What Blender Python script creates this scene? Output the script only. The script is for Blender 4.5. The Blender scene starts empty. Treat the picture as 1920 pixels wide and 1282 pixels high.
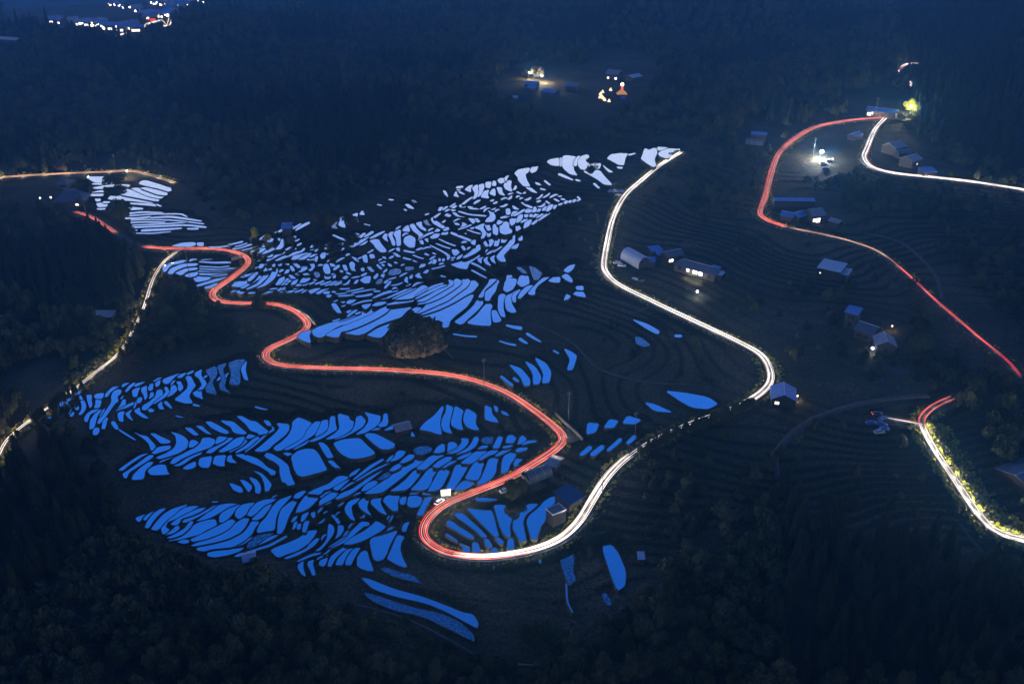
import bpy, bmesh, math, random
import numpy as np
from mathutils import Vector, Matrix
random.seed(7); rng = np.random.default_rng(7)
sc = bpy.context.scene
# ---------------------------------------------------------------- camera
CAM = np.array([0.0, 0.0, 200.0]); PITCH = math.radians(27.0); F = 1844.0
cd = bpy.data.cameras.new('camera'); cam = bpy.data.objects.new('camera', cd); sc.collection.objects.link(cam)
cam.location = CAM; cam.rotation_euler = (math.radians(90) - PITCH, 0, 0)
cd.sensor_width = 36.0; cd.lens = 36.0 * F / 1920.0; cd.clip_start = 1.0; cd.clip_end = 20000
sc.camera = cam
# ---------------------------------------------------------------- blue-hour sky
world = bpy.data.worlds.new('World'); sc.world = world; world.use_nodes = True
nt = world.node_tree; nt.nodes.clear()
out = nt.nodes.new('ShaderNodeOutputWorld'); bg = nt.nodes.new('ShaderNodeBackground')
tc = nt.nodes.new('ShaderNodeTexCoord'); sx = nt.nodes.new('ShaderNodeSeparateXYZ'); cr = nt.nodes.new('ShaderNodeValToRGB')
nt.links.new(tc.outputs['Generated'], sx.inputs[0]); nt.links.new(sx.outputs['Z'], cr.inputs[0])
nt.links.new(cr.outputs[0], bg.inputs[0]); nt.links.new(bg.outputs[0], out.inputs[0])
SKY = [(0.0, (.26, .34, .62)), (.22, (.80, .90, 1.08)), (.285, (.74, .85, 1.1)), (.335, (.36, .52, 1.03)), (.38, (.155, .31, .84)),
       (.425, (.075, .22, .74)), (.47, (.022, .145, .64)), (.53, (.010, .112, .55)), (.60, (.006, .086, .43)), (.68, (.006, .06, .31)), (1.0, (.006, .035, .15))]
el = cr.color_ramp.elements
el[0].position = SKY[0][0]; el[0].color = SKY[0][1] + (1,)
el[1].position = 1.0; el[1].color = SKY[-1][1] + (1,)
for p, c in SKY[1:-1]:
    e = el.new(p); e.color = c + (1,)
bg.inputs[1].default_value = 1.25
# last directional glow of dusk, very weak and broad
sd = bpy.data.lights.new('sun', 'SUN'); sun = bpy.data.objects.new('sun', sd); sc.collection.objects.link(sun)
sd.energy = 0.22; sd.angle = math.radians(20); sd.color = (.55, .72, 1.0)
sun.rotation_euler = (math.radians(52), 0, math.radians(-140))
sc.view_settings.view_transform = 'Standard'; sc.view_settings.look = 'None'; sc.view_settings.exposure = 0; sc.view_settings.gamma = 1
sc.cycles.max_bounces = 4; sc.cycles.diffuse_bounces = 2; sc.cycles.glossy_bounces = 2; sc.cycles.volume_bounces = 0
sc.cycles.use_denoising = True; sc.cycles.sample_clamp_indirect = 2.0; sc.cycles.caustics_reflective = False
sc.cycles.sample_clamp_direct = 0
# ---- rice paddies: surveyed outlines. s = strip (x y width ...), p = outline (x y ...), m = muddy outline
PADDY = {
(80,660,6):"""
s 10 810 20 75 740 35;p 125 680 160 680 155 705 118 725;s 115 765 18 170 720 18;p 235 525 300 465 325 462 300 495 250 522
p 170 600 185 555 225 535 232 600 248 670 215 700 185 650;p 262 525 315 512 315 570 305 590 268 588 255 560;p 270 600 315 600 328 640 290 705 268 690
s 235 720 14 265 695 14;p 340 530 350 460 385 435 440 445 400 475 370 530;p 405 510 435 475 490 465 465 525 430 535;p 358 575 385 575 408 635 385 655 365 625
s 320 715 26 345 680 16;p 430 540 465 545 488 610 465 670 430 705 405 700 440 650 445 600;p 495 480 550 480 545 540 555 600 535 630 512 560
p 580 490 610 465 690 460 668 525 600 525;p 598 535 660 540 640 625 580 630 600 580;p 700 505 715 460 790 390 860 385 830 400 760 450 730 500
p 775 490 800 440 850 415 885 430 870 475 835 500 850 550 800 590 740 680 680 760 640 805 618 800 640 740 720 650 780 560
p 470 745 500 690 560 650 640 640 590 670 530 700 500 785 480 780;p 530 850 540 760 590 690 660 640 650 670 610 720 590 800 575 850 540 870
p 665 860 680 780 710 735 735 740 715 790 700 865;p 570 880 590 850 630 850 635 890 605 935 570 925;s 790 790 40 830 850 35 845 865 10
s 850 865 10 950 930 14 1040 985 8;p 900 395 890 375 920 350 975 345 930 375;s 940 440 18 980 390 30 1030 350 18;p 1030 380 1060 350 1160 330 1100 365 1050 390
p 1010 430 1040 410 1095 395 1070 450 1055 505 1020 500;p 1115 400 1170 375 1165 440 1175 500 1155 540 1140 480 1115 440;p 1190 405 1210 360 1240 350 1235 425 1200 435
p 1215 455 1240 450 1250 490 1195 530 1210 490;p 1270 345 1320 310 1315 360 1290 390 1272 380;s 1255 325 12 1300 300 14 1330 290 8
p 1290 425 1340 420 1350 480 1290 540 1210 600 1160 655 1120 645 1130 600 1200 560 1270 500;p 1350 330 1365 300 1430 275 1550 235 1480 280 1420 350 1385 360
p 1510 285 1560 245 1620 230 1560 290;s 1630 245 18 1690 215 18;s 1385 400 30 1410 450 40 1360 500 30 1255 575 14
p 1450 375 1490 370 1510 430 1460 480 1400 505 1440 450;p 1505 330 1550 330 1580 400 1550 440 1525 420 1530 370
p 1610 280 1640 265 1670 280 1690 330 1720 375 1670 440 1640 500 1690 575 1600 575 1480 535 1560 470 1630 410 1640 350
p 1715 235 1790 190 1775 260 1845 350 1800 420 1745 425 1800 370 1760 290 1720 270;p 1690 455 1750 425 1785 440 1785 490 1805 530 1720 495
p 820 670 880 590 900 535 930 530 930 590 880 640;s 850 650 12 930 615 28 1020 575 28;s 1075 560 40 1100 520 40;p 845 690 880 665 920 670 900 720 905 785 860 770
p 930 690 1010 640 970 700 1015 775 970 740;p 1030 655 1090 620 1090 670 1150 710 1190 745 1140 740 1060 690;p 1185 650 1210 630 1250 650 1245 670 1210 675
p 1295 590 1340 550 1340 600 1365 645 1320 640;s 1380 560 28 1410 590 28 1450 630 6;s 1700 590 22 1760 605 14;s 1500 715 10 1570 735 10
""",
(0,427,3):"""
m 1155 800 1215 775 1220 830 1190 870 1220 940 1165 925 1155 900 1190 850;m 1222 775 1275 760 1250 800 1270 850 1260 900 1300 930 1240 910 1235 880 1250 850
m 1285 760 1330 742 1385 740 1345 790 1350 860 1340 885 1290 880 1305 820;p 1355 790 1388 745 1378 800 1395 860 1375 850
""",
(220,740,6):"""
p 180 410 250 450 330 465 400 540 430 580 385 635 360 550 300 490;p 370 430 420 435 500 475 600 520 580 545 490 545 450 500
p 385 650 450 590 520 575 600 570 590 610 480 645 420 665;p 600 415 680 435 750 470 795 520 780 600 680 660 580 690 480 722 430 705 560 650 640 600 670 540 660 460
p 805 590 820 515 860 505 915 535 850 590;p 595 770 630 715 760 650 880 590 940 540 960 485 1030 480 1090 500 1100 535 1050 590 960 620 850 660 720 720 640 775
s 480 755 10 600 700 18 760 630 8;p 625 795 700 770 800 700 880 660 960 645 930 670 840 710 740 780 690 800;p 1100 560 1130 465 1240 478 1180 525
p 995 650 1040 610 1150 560 1250 480 1305 485 1250 530 1130 600 1060 655;p 1135 635 1220 580 1330 490 1430 465 1420 510 1370 570 1260 620 1180 645
s 1265 640 12 1380 580 20 1450 510 36;p 1450 490 1475 440 1560 460 1500 490;s 1340 645 16 1460 580 36 1560 490 36 1640 465 26
p 1590 450 1590 430 1500 400 1450 330 1340 235 1400 240 1490 290 1560 300 1620 350 1700 410 1680 435;s 1440 640 10 1560 550 18 1680 440 14 1760 390 22 1740 360 14
p 1645 285 1700 290 1735 350 1690 345;p 760 365 830 375 880 420 915 450 870 455 800 405;p 885 345 950 350 1000 400 1060 445 1010 435 940 390
p 990 300 1050 300 1130 340 1260 420 1230 440 1160 420 1060 370;p 1155 285 1300 300 1370 360 1455 430 1430 445 1340 435 1300 410 1280 360 1220 330
p 20 850 30 830 130 760 250 680 355 650 250 710 130 790 60 850;p 60 885 150 830 260 750 360 675 410 680 380 715 260 790 130 870 100 940 80 930
p 165 950 180 900 260 820 350 755 405 755 370 800 310 850 295 945 210 955;p 345 860 370 820 460 785 540 785 560 865 590 890 480 900 380 900
p 735 830 780 790 880 745 880 810 800 840;p 915 780 930 710 1070 685 1030 820 950 815;p 1075 770 1100 685 1225 675 1200 750 1205 805 1130 795
p 1235 740 1245 690 1280 675 1290 720 1345 765 1270 760;p 1320 670 1420 665 1560 710 1620 750 1680 810 1780 860 1770 900 1730 900 1700 860 1600 800 1480 750
p 1260 990 1300 1000 1390 1035 1415 1090 1380 1100 1310 1070;p 1380 950 1440 965 1510 1020 1510 1050 1480 1095 1455 1060
p 1480 920 1560 950 1600 1000 1615 1060 1600 1110 1555 1100 1555 1030;p 1530 850 1620 880 1690 950 1735 1010 1700 1080 1665 1085 1660 1000 1620 910
s 1555 135 14 1680 165 10;s 660 235 8 740 255 6
""",
(500,740,6):"""
p 110 315 250 330 250 400 200 460 70 560 20 615 -50 640 -140 630 -60 570 20 500 100 430 150 370;p 320 280 350 255 420 275 510 320 460 370 430 450 360 510 250 570 160 625 110 630 75 595 180 520 250 450 290 370 290 310
p 545 300 610 300 570 390 530 450 450 500 330 580 230 620 190 615 300 555 420 480 460 390;s 310 610 12 420 555 20 480 510 8;p 625 285 690 280 680 400 620 450 560 470 550 450 590 380
p 470 525 560 480 660 420 700 380 720 240 765 240 770 320 790 390 720 430 620 490 530 525;p 665 495 760 440 825 380 800 205 925 240 930 280 980 300 960 380 900 430 800 480 700 500
p 750 505 870 460 960 410 1000 330 1010 250 1060 230 1115 290 1080 360 980 420 860 480;p 995 450 1100 370 1150 300 1145 250 1100 190 1180 215 1280 235 1270 310 1210 370 1100 430
p 1250 350 1310 290 1320 210 1355 210 1365 310 1345 350 1290 362;p 1175 400 1240 368 1285 380 1240 395;p 1320 395 1420 340 1438 380 1350 400
p 1100 450 1130 430 1220 435 1350 500 1440 550 1430 590 1370 612 1290 610 1200 545;p 750 540 860 500 990 488 1050 490 1120 560 1225 655 1150 690 1040 715 940 715 850 670 800 620
p 580 530 640 540 690 590 720 650 750 700 690 712 640 640;p 685 740 740 738 780 780 830 825 760 815;p 275 690 360 625 450 605 530 610 580 660 640 770 680 845 560 880 400 920 350 900 310 830
p 185 655 230 648 290 662 240 688;p -25 685 0 650 60 665 150 720 240 790 260 880 290 950 318 1005 240 1022 220 990 175 975 150 880 150 800 90 750 20 720
p 925 915 960 870 1060 820 1000 890 940 920;s 980 950 14 1060 890 24 1180 800 34 1310 725 20;s 1010 965 12 1200 850 20 1380 765 10
p 770 1165 850 1100 960 1060 1080 980 1200 885 1330 800 1375 785 1340 820 1240 900 1120 990 1000 1080 900 1140 800 1175;p 1060 1080 1120 1000 1200 965 1270 970 1200 1030 1110 1080
s 970 1130 10 1010 1110 24 1055 1100 10;p 455 1110 540 1060 700 1000 800 915 850 910 940 925 800 1000 700 1060 640 1070 600 1122 520 1114
p 745 1050 800 1010 880 970 940 945 840 1040 790 1080;s 840 1070 10 940 1000 20 1010 970 8;p 300 1160 330 1110 400 1080 445 1080 400 1130 360 1165
p 590 1245 600 1190 660 1130 700 1100 810 1095 760 1160 680 1200;s 610 1150 16 680 1100 26 715 1085 8;s 660 1225 14 720 1200 14
""",
(700,740,6):"""
p 515 390 580 310 690 230 780 120 790 150 760 230 745 330 770 445 720 440 640 410;p 825 105 895 140 880 210 860 280 850 360 885 435 840 425 790 405 765 340 780 260 820 190
p 920 120 1015 180 990 240 985 320 1010 395 950 385 885 350 875 300 900 220;p 1050 150 1160 215 1145 320 1190 400 1120 390 1050 360 1015 290 1020 230
p 1255 115 1325 145 1335 220 1380 265 1410 312 1330 300 1255 275;p 1355 120 1395 135 1400 185 1380 190;p 1435 175 1490 195 1530 238 1460 220;p 435 410 468 470 420 468
m 450 620 500 585 600 575 660 600 640 640 540 678 480 665;p 680 650 715 590 770 550 800 560 800 640 730 655;p 845 535 900 528 930 550 960 595 880 630 835 655
p 820 658 930 600 990 550 1000 520 985 490 1065 490 1070 530 1040 580 960 640 880 662;s 945 665 8 1060 620 32 1130 560 56 1160 490 56
m 1220 490 1260 475 1345 478 1340 550 1230 548;p 1170 612 1220 570 1295 570 1270 600;p 1340 600 1390 500 1410 465 1455 475 1440 530 1410 600
p 1490 540 1510 460 1560 448 1605 485 1570 545;s 1465 590 24 1560 570 16;p 1620 560 1650 480 1680 455 1725 500 1680 540;s 1680 558 16 1740 530 30 1830 520 16
p 1600 620 1640 595 1740 590 1720 620 1620 648;p 930 725 1000 680 1110 640 1080 680 990 722;p 980 770 1050 710 1130 650 1200 625 1280 620 1240 670 1160 735 1100 775
p 1180 730 1230 680 1310 630 1410 620 1370 660 1280 690 1210 735;p 1365 685 1440 630 1560 605 1490 650 1400 690;p 1440 870 1450 740 1480 680 1540 650 1610 665 1570 740 1530 790 1510 865 1460 880
p 1580 780 1600 720 1650 720 1740 750 1700 780 1600 820;p 1160 1005 1220 930 1260 830 1300 720 1380 705 1405 720 1385 780 1380 860 1340 930 1260 990 1200 1010
p 1030 945 1080 850 1130 770 1180 740 1245 775 1220 830 1205 900 1170 960;p 915 1070 970 1000 1030 960 1145 990 1060 1050 970 1075;p 820 1050 870 950 920 800 960 782 1075 790 1040 850 980 950 900 1060 860 1075
p 615 1080 660 1000 720 890 750 840 820 840 858 860 830 920 780 1020 740 1060 680 1082;p 415 1070 480 1010 570 900 620 820 720 820 715 860 660 930 650 990 610 1050 560 1072
p 190 1080 270 1030 380 940 460 845 555 855 500 930 420 1030 360 1070 270 1080;p 480 830 560 760 640 690 720 670 805 680 720 720 660 770 570 845
p 665 805 740 740 830 695 890 700 860 740 780 790 730 822;s 790 815 14 860 770 28 940 740 10;p -100 1110 -30 1060 100 980 240 880 350 780 460 720 540 690 620 685 580 720 520 790 420 840 320 930 190 1030 100 1095 0 1110
p 180 850 230 800 290 770 320 780 300 820 220 860;p 295 765 350 710 410 665 465 680 440 720 350 765;p 180 750 240 700 265 640 300 625 365 635 330 690 260 735
s 150 750 10 190 715 28 220 680 12;m 40 950 120 890 170 865 205 880 160 940 80 955
""",
(500,880,6):"""
p 330 480 360 400 440 284 600 294 560 350 480 430 400 470 350 482;p 880 430 920 360 1000 325 1050 320 1010 370 950 410 960 500 995 578 940 550 890 480
p 1030 375 1070 330 1170 305 1135 380 1125 440 1180 520 1110 480 1050 430;p 1170 360 1200 320 1290 308 1275 370 1310 440 1355 515 1280 480 1190 400
p 1310 350 1340 300 1410 280 1500 300 1470 370 1478 460 1420 465 1370 420;p 1495 350 1520 310 1575 305 1555 390 1510 395;p 1585 370 1600 300 1680 290 1745 320 1740 370 1700 420 1620 425 1585 400
p 1685 515 1740 410 1780 320 1840 305 1860 320 1800 400 1760 510;s 1620 270 18 1700 262 18;s 1760 272 14 1840 278 12;p 495 490 540 470 545 530 520 545
p 385 580 400 510 440 480 475 478 430 560 400 585;p 275 595 300 540 350 515 320 570;p 290 680 310 590 345 580 325 650;p 340 665 350 610 388 605 375 675;p 400 700 420 600 440 575 480 578 455 650 440 705
p 725 510 770 510 830 600 800 610 770 560;p 545 915 620 860 680 780 690 690 700 605 745 630 760 680 740 740 680 820 600 910;p 770 780 800 720 805 620 860 630 865 680 830 740
p 850 760 890 700 935 680 900 740;s 700 870 6 860 780 22 1000 655 26;s 730 880 8 900 790 30 980 700 50 1080 610 60 1140 610 40;p 860 840 960 760 1100 690 1190 620 1230 580 1260 590 1340 640 1300 680 1200 740 1080 800 960 840
p 1350 690 1380 650 1440 645 1400 670;p 1160 800 1200 760 1300 740 1480 680 1420 780 1370 880 1350 950 1310 1010 1250 1030 1210 1010 1190 950
p 1355 1000 1380 950 1430 830 1470 740 1500 735 1550 760 1510 820 1500 900 1530 1000 1580 1090 1550 1100 1450 1060;p 1520 690 1540 610 1590 590 1665 600 1640 640 1600 700
p 1020 1080 1020 990 1060 930 1100 910 1130 920 1150 1000 1205 1140 1140 1140 1060 1110;p 885 1070 900 1000 960 910 1000 880 1055 880 1020 930 980 1000 945 1075
p 775 1070 800 1010 850 950 900 900 975 880 920 930 880 1000 850 1075;p 685 1080 720 980 790 920 870 870 960 845 900 890 830 940 770 1000 720 1095;p 590 1070 600 1020 690 985 660 1070 630 1090
s 570 1005 14 630 970 18 690 960 8;p 350 1100 360 1060 415 1025 405 1100 440 1205 390 1170;p 460 1070 470 1030 530 1010 515 1060 550 1180 520 1195 490 1120;s 350 1030 14 480 970 24 600 935 24
p 45 905 110 870 250 820 380 760 460 690 570 680 540 740 470 830 350 910 200 960 140 988 100 970;p 190 995 300 950 440 890 500 820 560 770 595 775 540 850 450 910 330 970 230 1005
m 1270 1110 1340 1100 1500 1150 1650 1190 1750 1282 1620 1250 1500 1220 1380 1180
""",
(640,854,3):"""
p 110 685 150 690 300 750 450 790 560 830 680 880 740 890 770 940 765 970 700 935 600 880 480 830 300 790 180 750
m 120 765 200 785 330 830 430 860 560 885 660 930 740 1000 750 1045 700 1020 600 970 450 900 300 870 180 820;p 1465 510 1520 500 1560 550 1600 650 1595 730 1555 760 1520 680
m 1460 780 1490 770 1520 830 1500 845;m 1225 500 1260 480 1290 490 1310 580 1300 640 1320 700 1280 730 1260 680 1235 600;s 1265 720 6 1270 820 5 1300 880 4;s 1115 560 8 1118 600 8
""",
(240,900,6):"""
p 85 420 200 380 155 420 140 460 110 465;p 170 440 210 390 290 345 240 400 200 450;p 190 530 220 460 290 370 370 320 430 315 340 390 280 460 230 540
p 260 550 310 480 400 380 500 320 660 272 660 285 560 350 460 430 370 530 320 565;p 375 530 450 450 540 380 620 310 730 288 800 290 640 380 520 440 440 470 420 530 465 550 430 600 390 605
p 480 490 560 430 680 365 800 315 880 305 820 350 720 395 600 430 560 500 510 505;p 610 470 640 435 720 405 850 355 960 290 1010 275 920 340 800 405 740 435 650 475
p 765 460 840 410 930 340 1020 280 1120 260 1240 265 1120 310 1020 370 940 415 850 445;s 430 610 10 500 580 36 560 530 50;p 430 650 520 610 640 540 700 460 735 460 700 530 610 610 500 650
p 440 685 560 640 680 560 760 490 860 450 980 435 1000 505 880 560 800 610 680 640 560 670;p 1030 470 1030 400 1080 340 1170 290 1265 272 1210 320 1180 370 1130 430 1060 475
p 1205 400 1215 340 1270 280 1340 260 1430 250 1370 310 1330 380 1250 438;p 1340 390 1370 320 1450 250 1540 215 1670 210 1620 245 1520 290 1440 370 1390 408
p 1390 440 1460 375 1540 295 1620 262 1580 330 1510 420 1440 450;p 555 690 620 665 680 670 685 700 620 712;p 700 665 800 620 900 570 1040 500 1160 435 1210 460 1140 540 1040 600 880 660 730 692
p 705 735 780 700 920 665 1080 595 1180 505 1300 425 1365 430 1320 520 1260 590 1120 660 960 700 760 740;p 770 770 820 740 1000 715 1150 670 1290 600 1360 520 1390 460 1480 465 1430 530 1390 610 1290 690 1180 750 960 770 860 798 790 790
p 890 830 920 795 1040 785 1240 765 1310 755 1250 800 1130 840 980 865 910 855;p 1190 855 1250 820 1315 812 1310 845 1240 860;s 1320 815 16 1440 780 20 1600 730 26 1780 630 22
m 1335 760 1360 690 1450 620 1580 585 1640 595 1540 660 1450 730 1380 765;p 1460 730 1520 680 1620 625 1710 605 1640 650 1540 700;s 1210 745 10 1300 700 30 1390 645 10
p 1450 570 1490 480 1560 410 1630 290 1700 220 1850 165 1800 220 1700 330 1660 430 1650 540 1630 565 1540 575 1470 592;p 1680 600 1690 440 1720 330 1800 260 1880 215 1900 240 1850 330 1800 420 1760 540 1720 600
s 950 243 10 1010 240 8
""",
(780,900,6):"""
p 665 205 700 190 800 200 920 215 850 232 690 235;p 425 380 460 365 530 375 600 440 700 530 760 590 800 640 740 640 690 580 580 500 480 430;p 340 480 370 450 400 460 480 520 580 580 655 640 640 660 570 640 460 570 370 520
s 340 605 20 400 650 26 460 685 16;p 565 310 680 330 780 340 850 340 880 430 900 520 930 620 890 640 850 600 790 540 700 450;p 875 280 960 275 1050 290 1200 305 1150 370 1080 430 1050 520 1065 625 1020 640 980 590 940 510 910 400
p 1235 285 1280 265 1375 265 1320 320 1230 390 1200 470 1220 580 1240 670 1180 700 1130 610 1090 540 1095 450 1150 390 1210 330;p 1585 180 1590 220 1530 280 1470 380 1450 460 1410 500 1380 580 1350 665 1300 660 1270 560 1245 460 1280 390 1380 310 1450 230 1520 190
p 765 655 810 660 860 740 810 765 780 710;p 880 645 930 642 985 690 970 725 920 700;p 1030 690 1045 650 1090 650 1105 770 1030 785;p 840 790 880 755 935 800 930 815 840 815
p 635 710 650 695 700 710 725 815 640 810;p 485 705 540 730 600 750 605 805 520 800 530 750
""",
(640,427,3):"""
p 1385 1095 1450 1100 1430 1150 1380 1162;p 1475 1125 1510 1075 1560 1085 1530 1125;p 1580 1100 1610 1055 1690 1080 1650 1105;p 1705 980 1760 990 1870 1040 1760 1030
p 1820 915 1920 925 2060 950 2120 990 2060 1020 1970 1010 1900 970;s 1350 1275 20 1400 1235 24;s 1410 1275 24 1470 1230 24;s 1500 1250 14 1570 1190 20;s 1610 1210 16 1650 1175 24
p 940 765 1010 790 1060 850 1060 885 1030 890 1010 840;p 1030 745 1090 780 1125 840 1110 880 1080 880 1080 820;p 1085 725 1150 760 1180 810 1170 870 1130 875 1140 820
p 1250 675 1300 700 1325 720 1300 800 1270 800 1290 740;s 900 835 10 960 885 14;s 630 597 6 760 612 8;s 890 637 6 980 660 10;s 930 548 10 1010 565 20;s 1045 595 14 1120 640 8;s 1005 625 16 1045 650 8
p 1630 510 1720 540 1790 580 1780 600 1720 570;m 1655 610 1690 620 1740 660 1700 670 1660 650;s 1880 607 14 1910 608 14;s 970 845 14 995 862 10;s 1640 282 8 1700 297 12;s 1195 690 8 1220 705 8
""",
(780,440,6):"""
p 1660 405 1720 350 1790 330 1760 390 1710 430;p 1640 470 1680 440 1710 450 1760 510 1750 540 1690 510;p 1800 580 1880 575 1880 625 1810 620;p 1770 670 1800 640 1880 640 1910 705 1820 690
p 1665 740 1695 665 1740 690 1710 725;p 1490 520 1540 480 1620 475 1615 540 1540 535;p 1260 660 1300 610 1360 550 1430 485 1505 475 1440 520 1370 570 1335 620 1335 675 1290 678
p 1145 715 1180 640 1250 575 1320 565 1250 640 1170 720;p 1080 700 1110 640 1190 605 1150 650 1120 690 1120 760 1095 760;p 1000 730 1040 660 1110 630 1070 690 1070 770 1130 870 1080 880 1020 850
p 930 690 960 665 1015 665 980 740 980 830 1005 930 960 920 925 840;p 850 850 900 850 925 900 960 965 920 985 870 985;p 570 990 680 910 790 775 830 775 860 800 830 860 845 1025 740 1020 640 1010
p 430 980 540 900 650 800 690 735 750 730 750 780 690 850 600 930 520 1005 490 1008;p 700 706 760 620 820 540 830 500 910 498 850 560 770 620 750 706;p 780 740 780 650 820 600 890 540 940 480 980 490 920 540 890 640 840 700 820 745
p 985 620 1000 550 1025 455 1070 450 1085 490 1130 500 1120 560 1080 620 1020 648;p 1140 550 1170 465 1220 450 1260 465 1275 550 1190 590;m 1130 370 1160 355 1230 410 1250 440 1200 430;m 1270 325 1320 360 1420 435 1370 510 1330 510 1300 430
p 65 915 250 858 420 778 560 690 650 670 620 740 560 820 440 910 380 970 360 1040 300 1045 200 990 110 945;p 20 895 150 840 330 760 480 650 620 520 660 515 705 560 640 640 560 680 420 765 250 845 60 905
p 130 775 250 710 400 600 500 530 560 480 610 520 580 580 470 660 350 745 200 810 60 875 10 885 90 820;p 0 790 140 725 290 645 400 565 450 490 515 520 500 560 400 635 280 710 130 770;p 0 750 120 695 270 608 370 570 380 540 365 505 420 520 415 565 330 615 180 700 80 755
s 0 720 12 120 655 28 260 590 28 340 570 18;s 0 690 10 100 630 26 200 580 24 300 550 18;s 285 462 14 330 475 6
""",
(540,500,6):"""
p 270 720 330 680 480 630 640 600 780 550 900 460 1030 460 960 510 860 570 720 630 560 670 450 740 390 790 340 795 290 770;p 415 770 500 720 640 660 800 600 950 530 1050 470 1100 445 1170 445 1100 520 980 590 820 665 680 715 590 735 570 790 520 795
p 625 745 750 690 900 620 1040 530 1190 450 1400 455 1330 500 1270 570 1130 612 1000 662 870 745 790 770;p 875 760 970 705 1100 655 1240 610 1200 690 1130 700 1090 760 1040 800 960 790;p 105 790 140 745 260 710 235 780 255 860 170 830
p 1400 480 1440 455 1500 460 1460 525 1380 500;p 940 440 1000 400 1130 390 1060 430 1000 442;s 1120 425 14 1290 392 36 1400 370 44;s 720 430 8 840 390 16 1000 370 14 1200 345 8;p 830 440 860 410 940 405 910 450 870 480
p 655 410 680 375 770 370 730 400 690 420;s 750 435 24 820 400 18;s 960 350 12 1100 290 26 1230 265 24;s 1110 355 12 1260 290 20 1380 240 18;s 1180 360 10 1330 290 18 1430 240 18;p 1180 370 1300 325 1450 250 1520 205 1580 230 1560 260 1480 310 1380 360 1260 370
p 490 415 530 410 560 450 600 520 560 520 510 460;p 590 395 640 388 630 410;p 655 505 700 485 715 500 680 525;s 670 560 14 730 510 24 770 490 16;s 765 530 20 815 510 14;s 510 610 14 580 590 12;s 590 610 6 700 575 10 760 550 8
s 540 305 8 700 290 10;s 570 328 14 740 315 12;s 720 298 12 900 262 12 990 250 6;s 770 335 14 940 310 22;s 660 278 10 850 240 12;s 590 250 12 690 245 10;s 970 275 14 1030 275 14;p 230 270 310 245 370 240 290 290 260 305
p 310 300 380 258 470 245 400 272 350 310;p 395 290 430 275 470 280 460 306 410 305;p 430 330 450 314 495 320 460 350;s 0 290 12 70 270 14;s 80 285 14 170 255 14;s 160 290 10 200 265 10;s 500 280 14 530 285 16
s 245 195 14 300 170 12;s 310 195 14 400 160 14;s 370 200 16 480 165 14;s 420 210 16 540 165 14;s 470 205 14 600 165 12;s 530 205 14 600 180 12;p 130 180 170 125 250 115 240 150 180 180;p 160 215 175 186 235 180 200 210
s 90 205 24 140 205 18;s 45 205 22 100 145 18;s 0 175 14 40 145 16;p 10 90 40 95 90 135 40 135;p 285 150 300 140 330 150 300 160;p 80 80 100 65 135 85 110 105;m 290 75 310 55 350 70 355 110 325 130
p 415 100 450 90 485 110 460 140 418 135;p 510 100 535 85 530 130 510 130;p 610 130 650 100 680 110 650 140;p 810 150 870 110 930 105 915 185 860 185;p 960 120 1010 70 1010 110 980 140;p 1050 90 1085 75 1075 125 1050 110
m 1130 90 1150 40 1200 20 1265 30 1265 75 1200 95;m 1320 0 1410 0 1410 30 1330 50;s 1140 140 12 1210 120 12;m 990 185 1020 140 1060 135 1050 190 1010 195;s 1090 240 14 1130 190 26 1150 165 20;s 1090 180 20 1130 150 20
p 1310 150 1330 115 1345 120 1340 160 1350 185 1320 170;p 1370 110 1400 85 1395 130 1375 135;p 1430 100 1480 65 1480 100 1510 130 1460 125;p 1520 70 1560 35 1585 35 1560 75;p 120 60 150 20 210 0 210 30 150 60
p 700 10 740 10 760 50 730 45;p 890 10 930 10 970 50 940 60;p 825 15 850 10 855 50 830 50;p 740 190 770 150 795 145 770 190;p 655 60 680 65 705 85 670 85;p 590 40 620 45 615 65 590 60;s 830 100 20 880 75 16
""",
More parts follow.
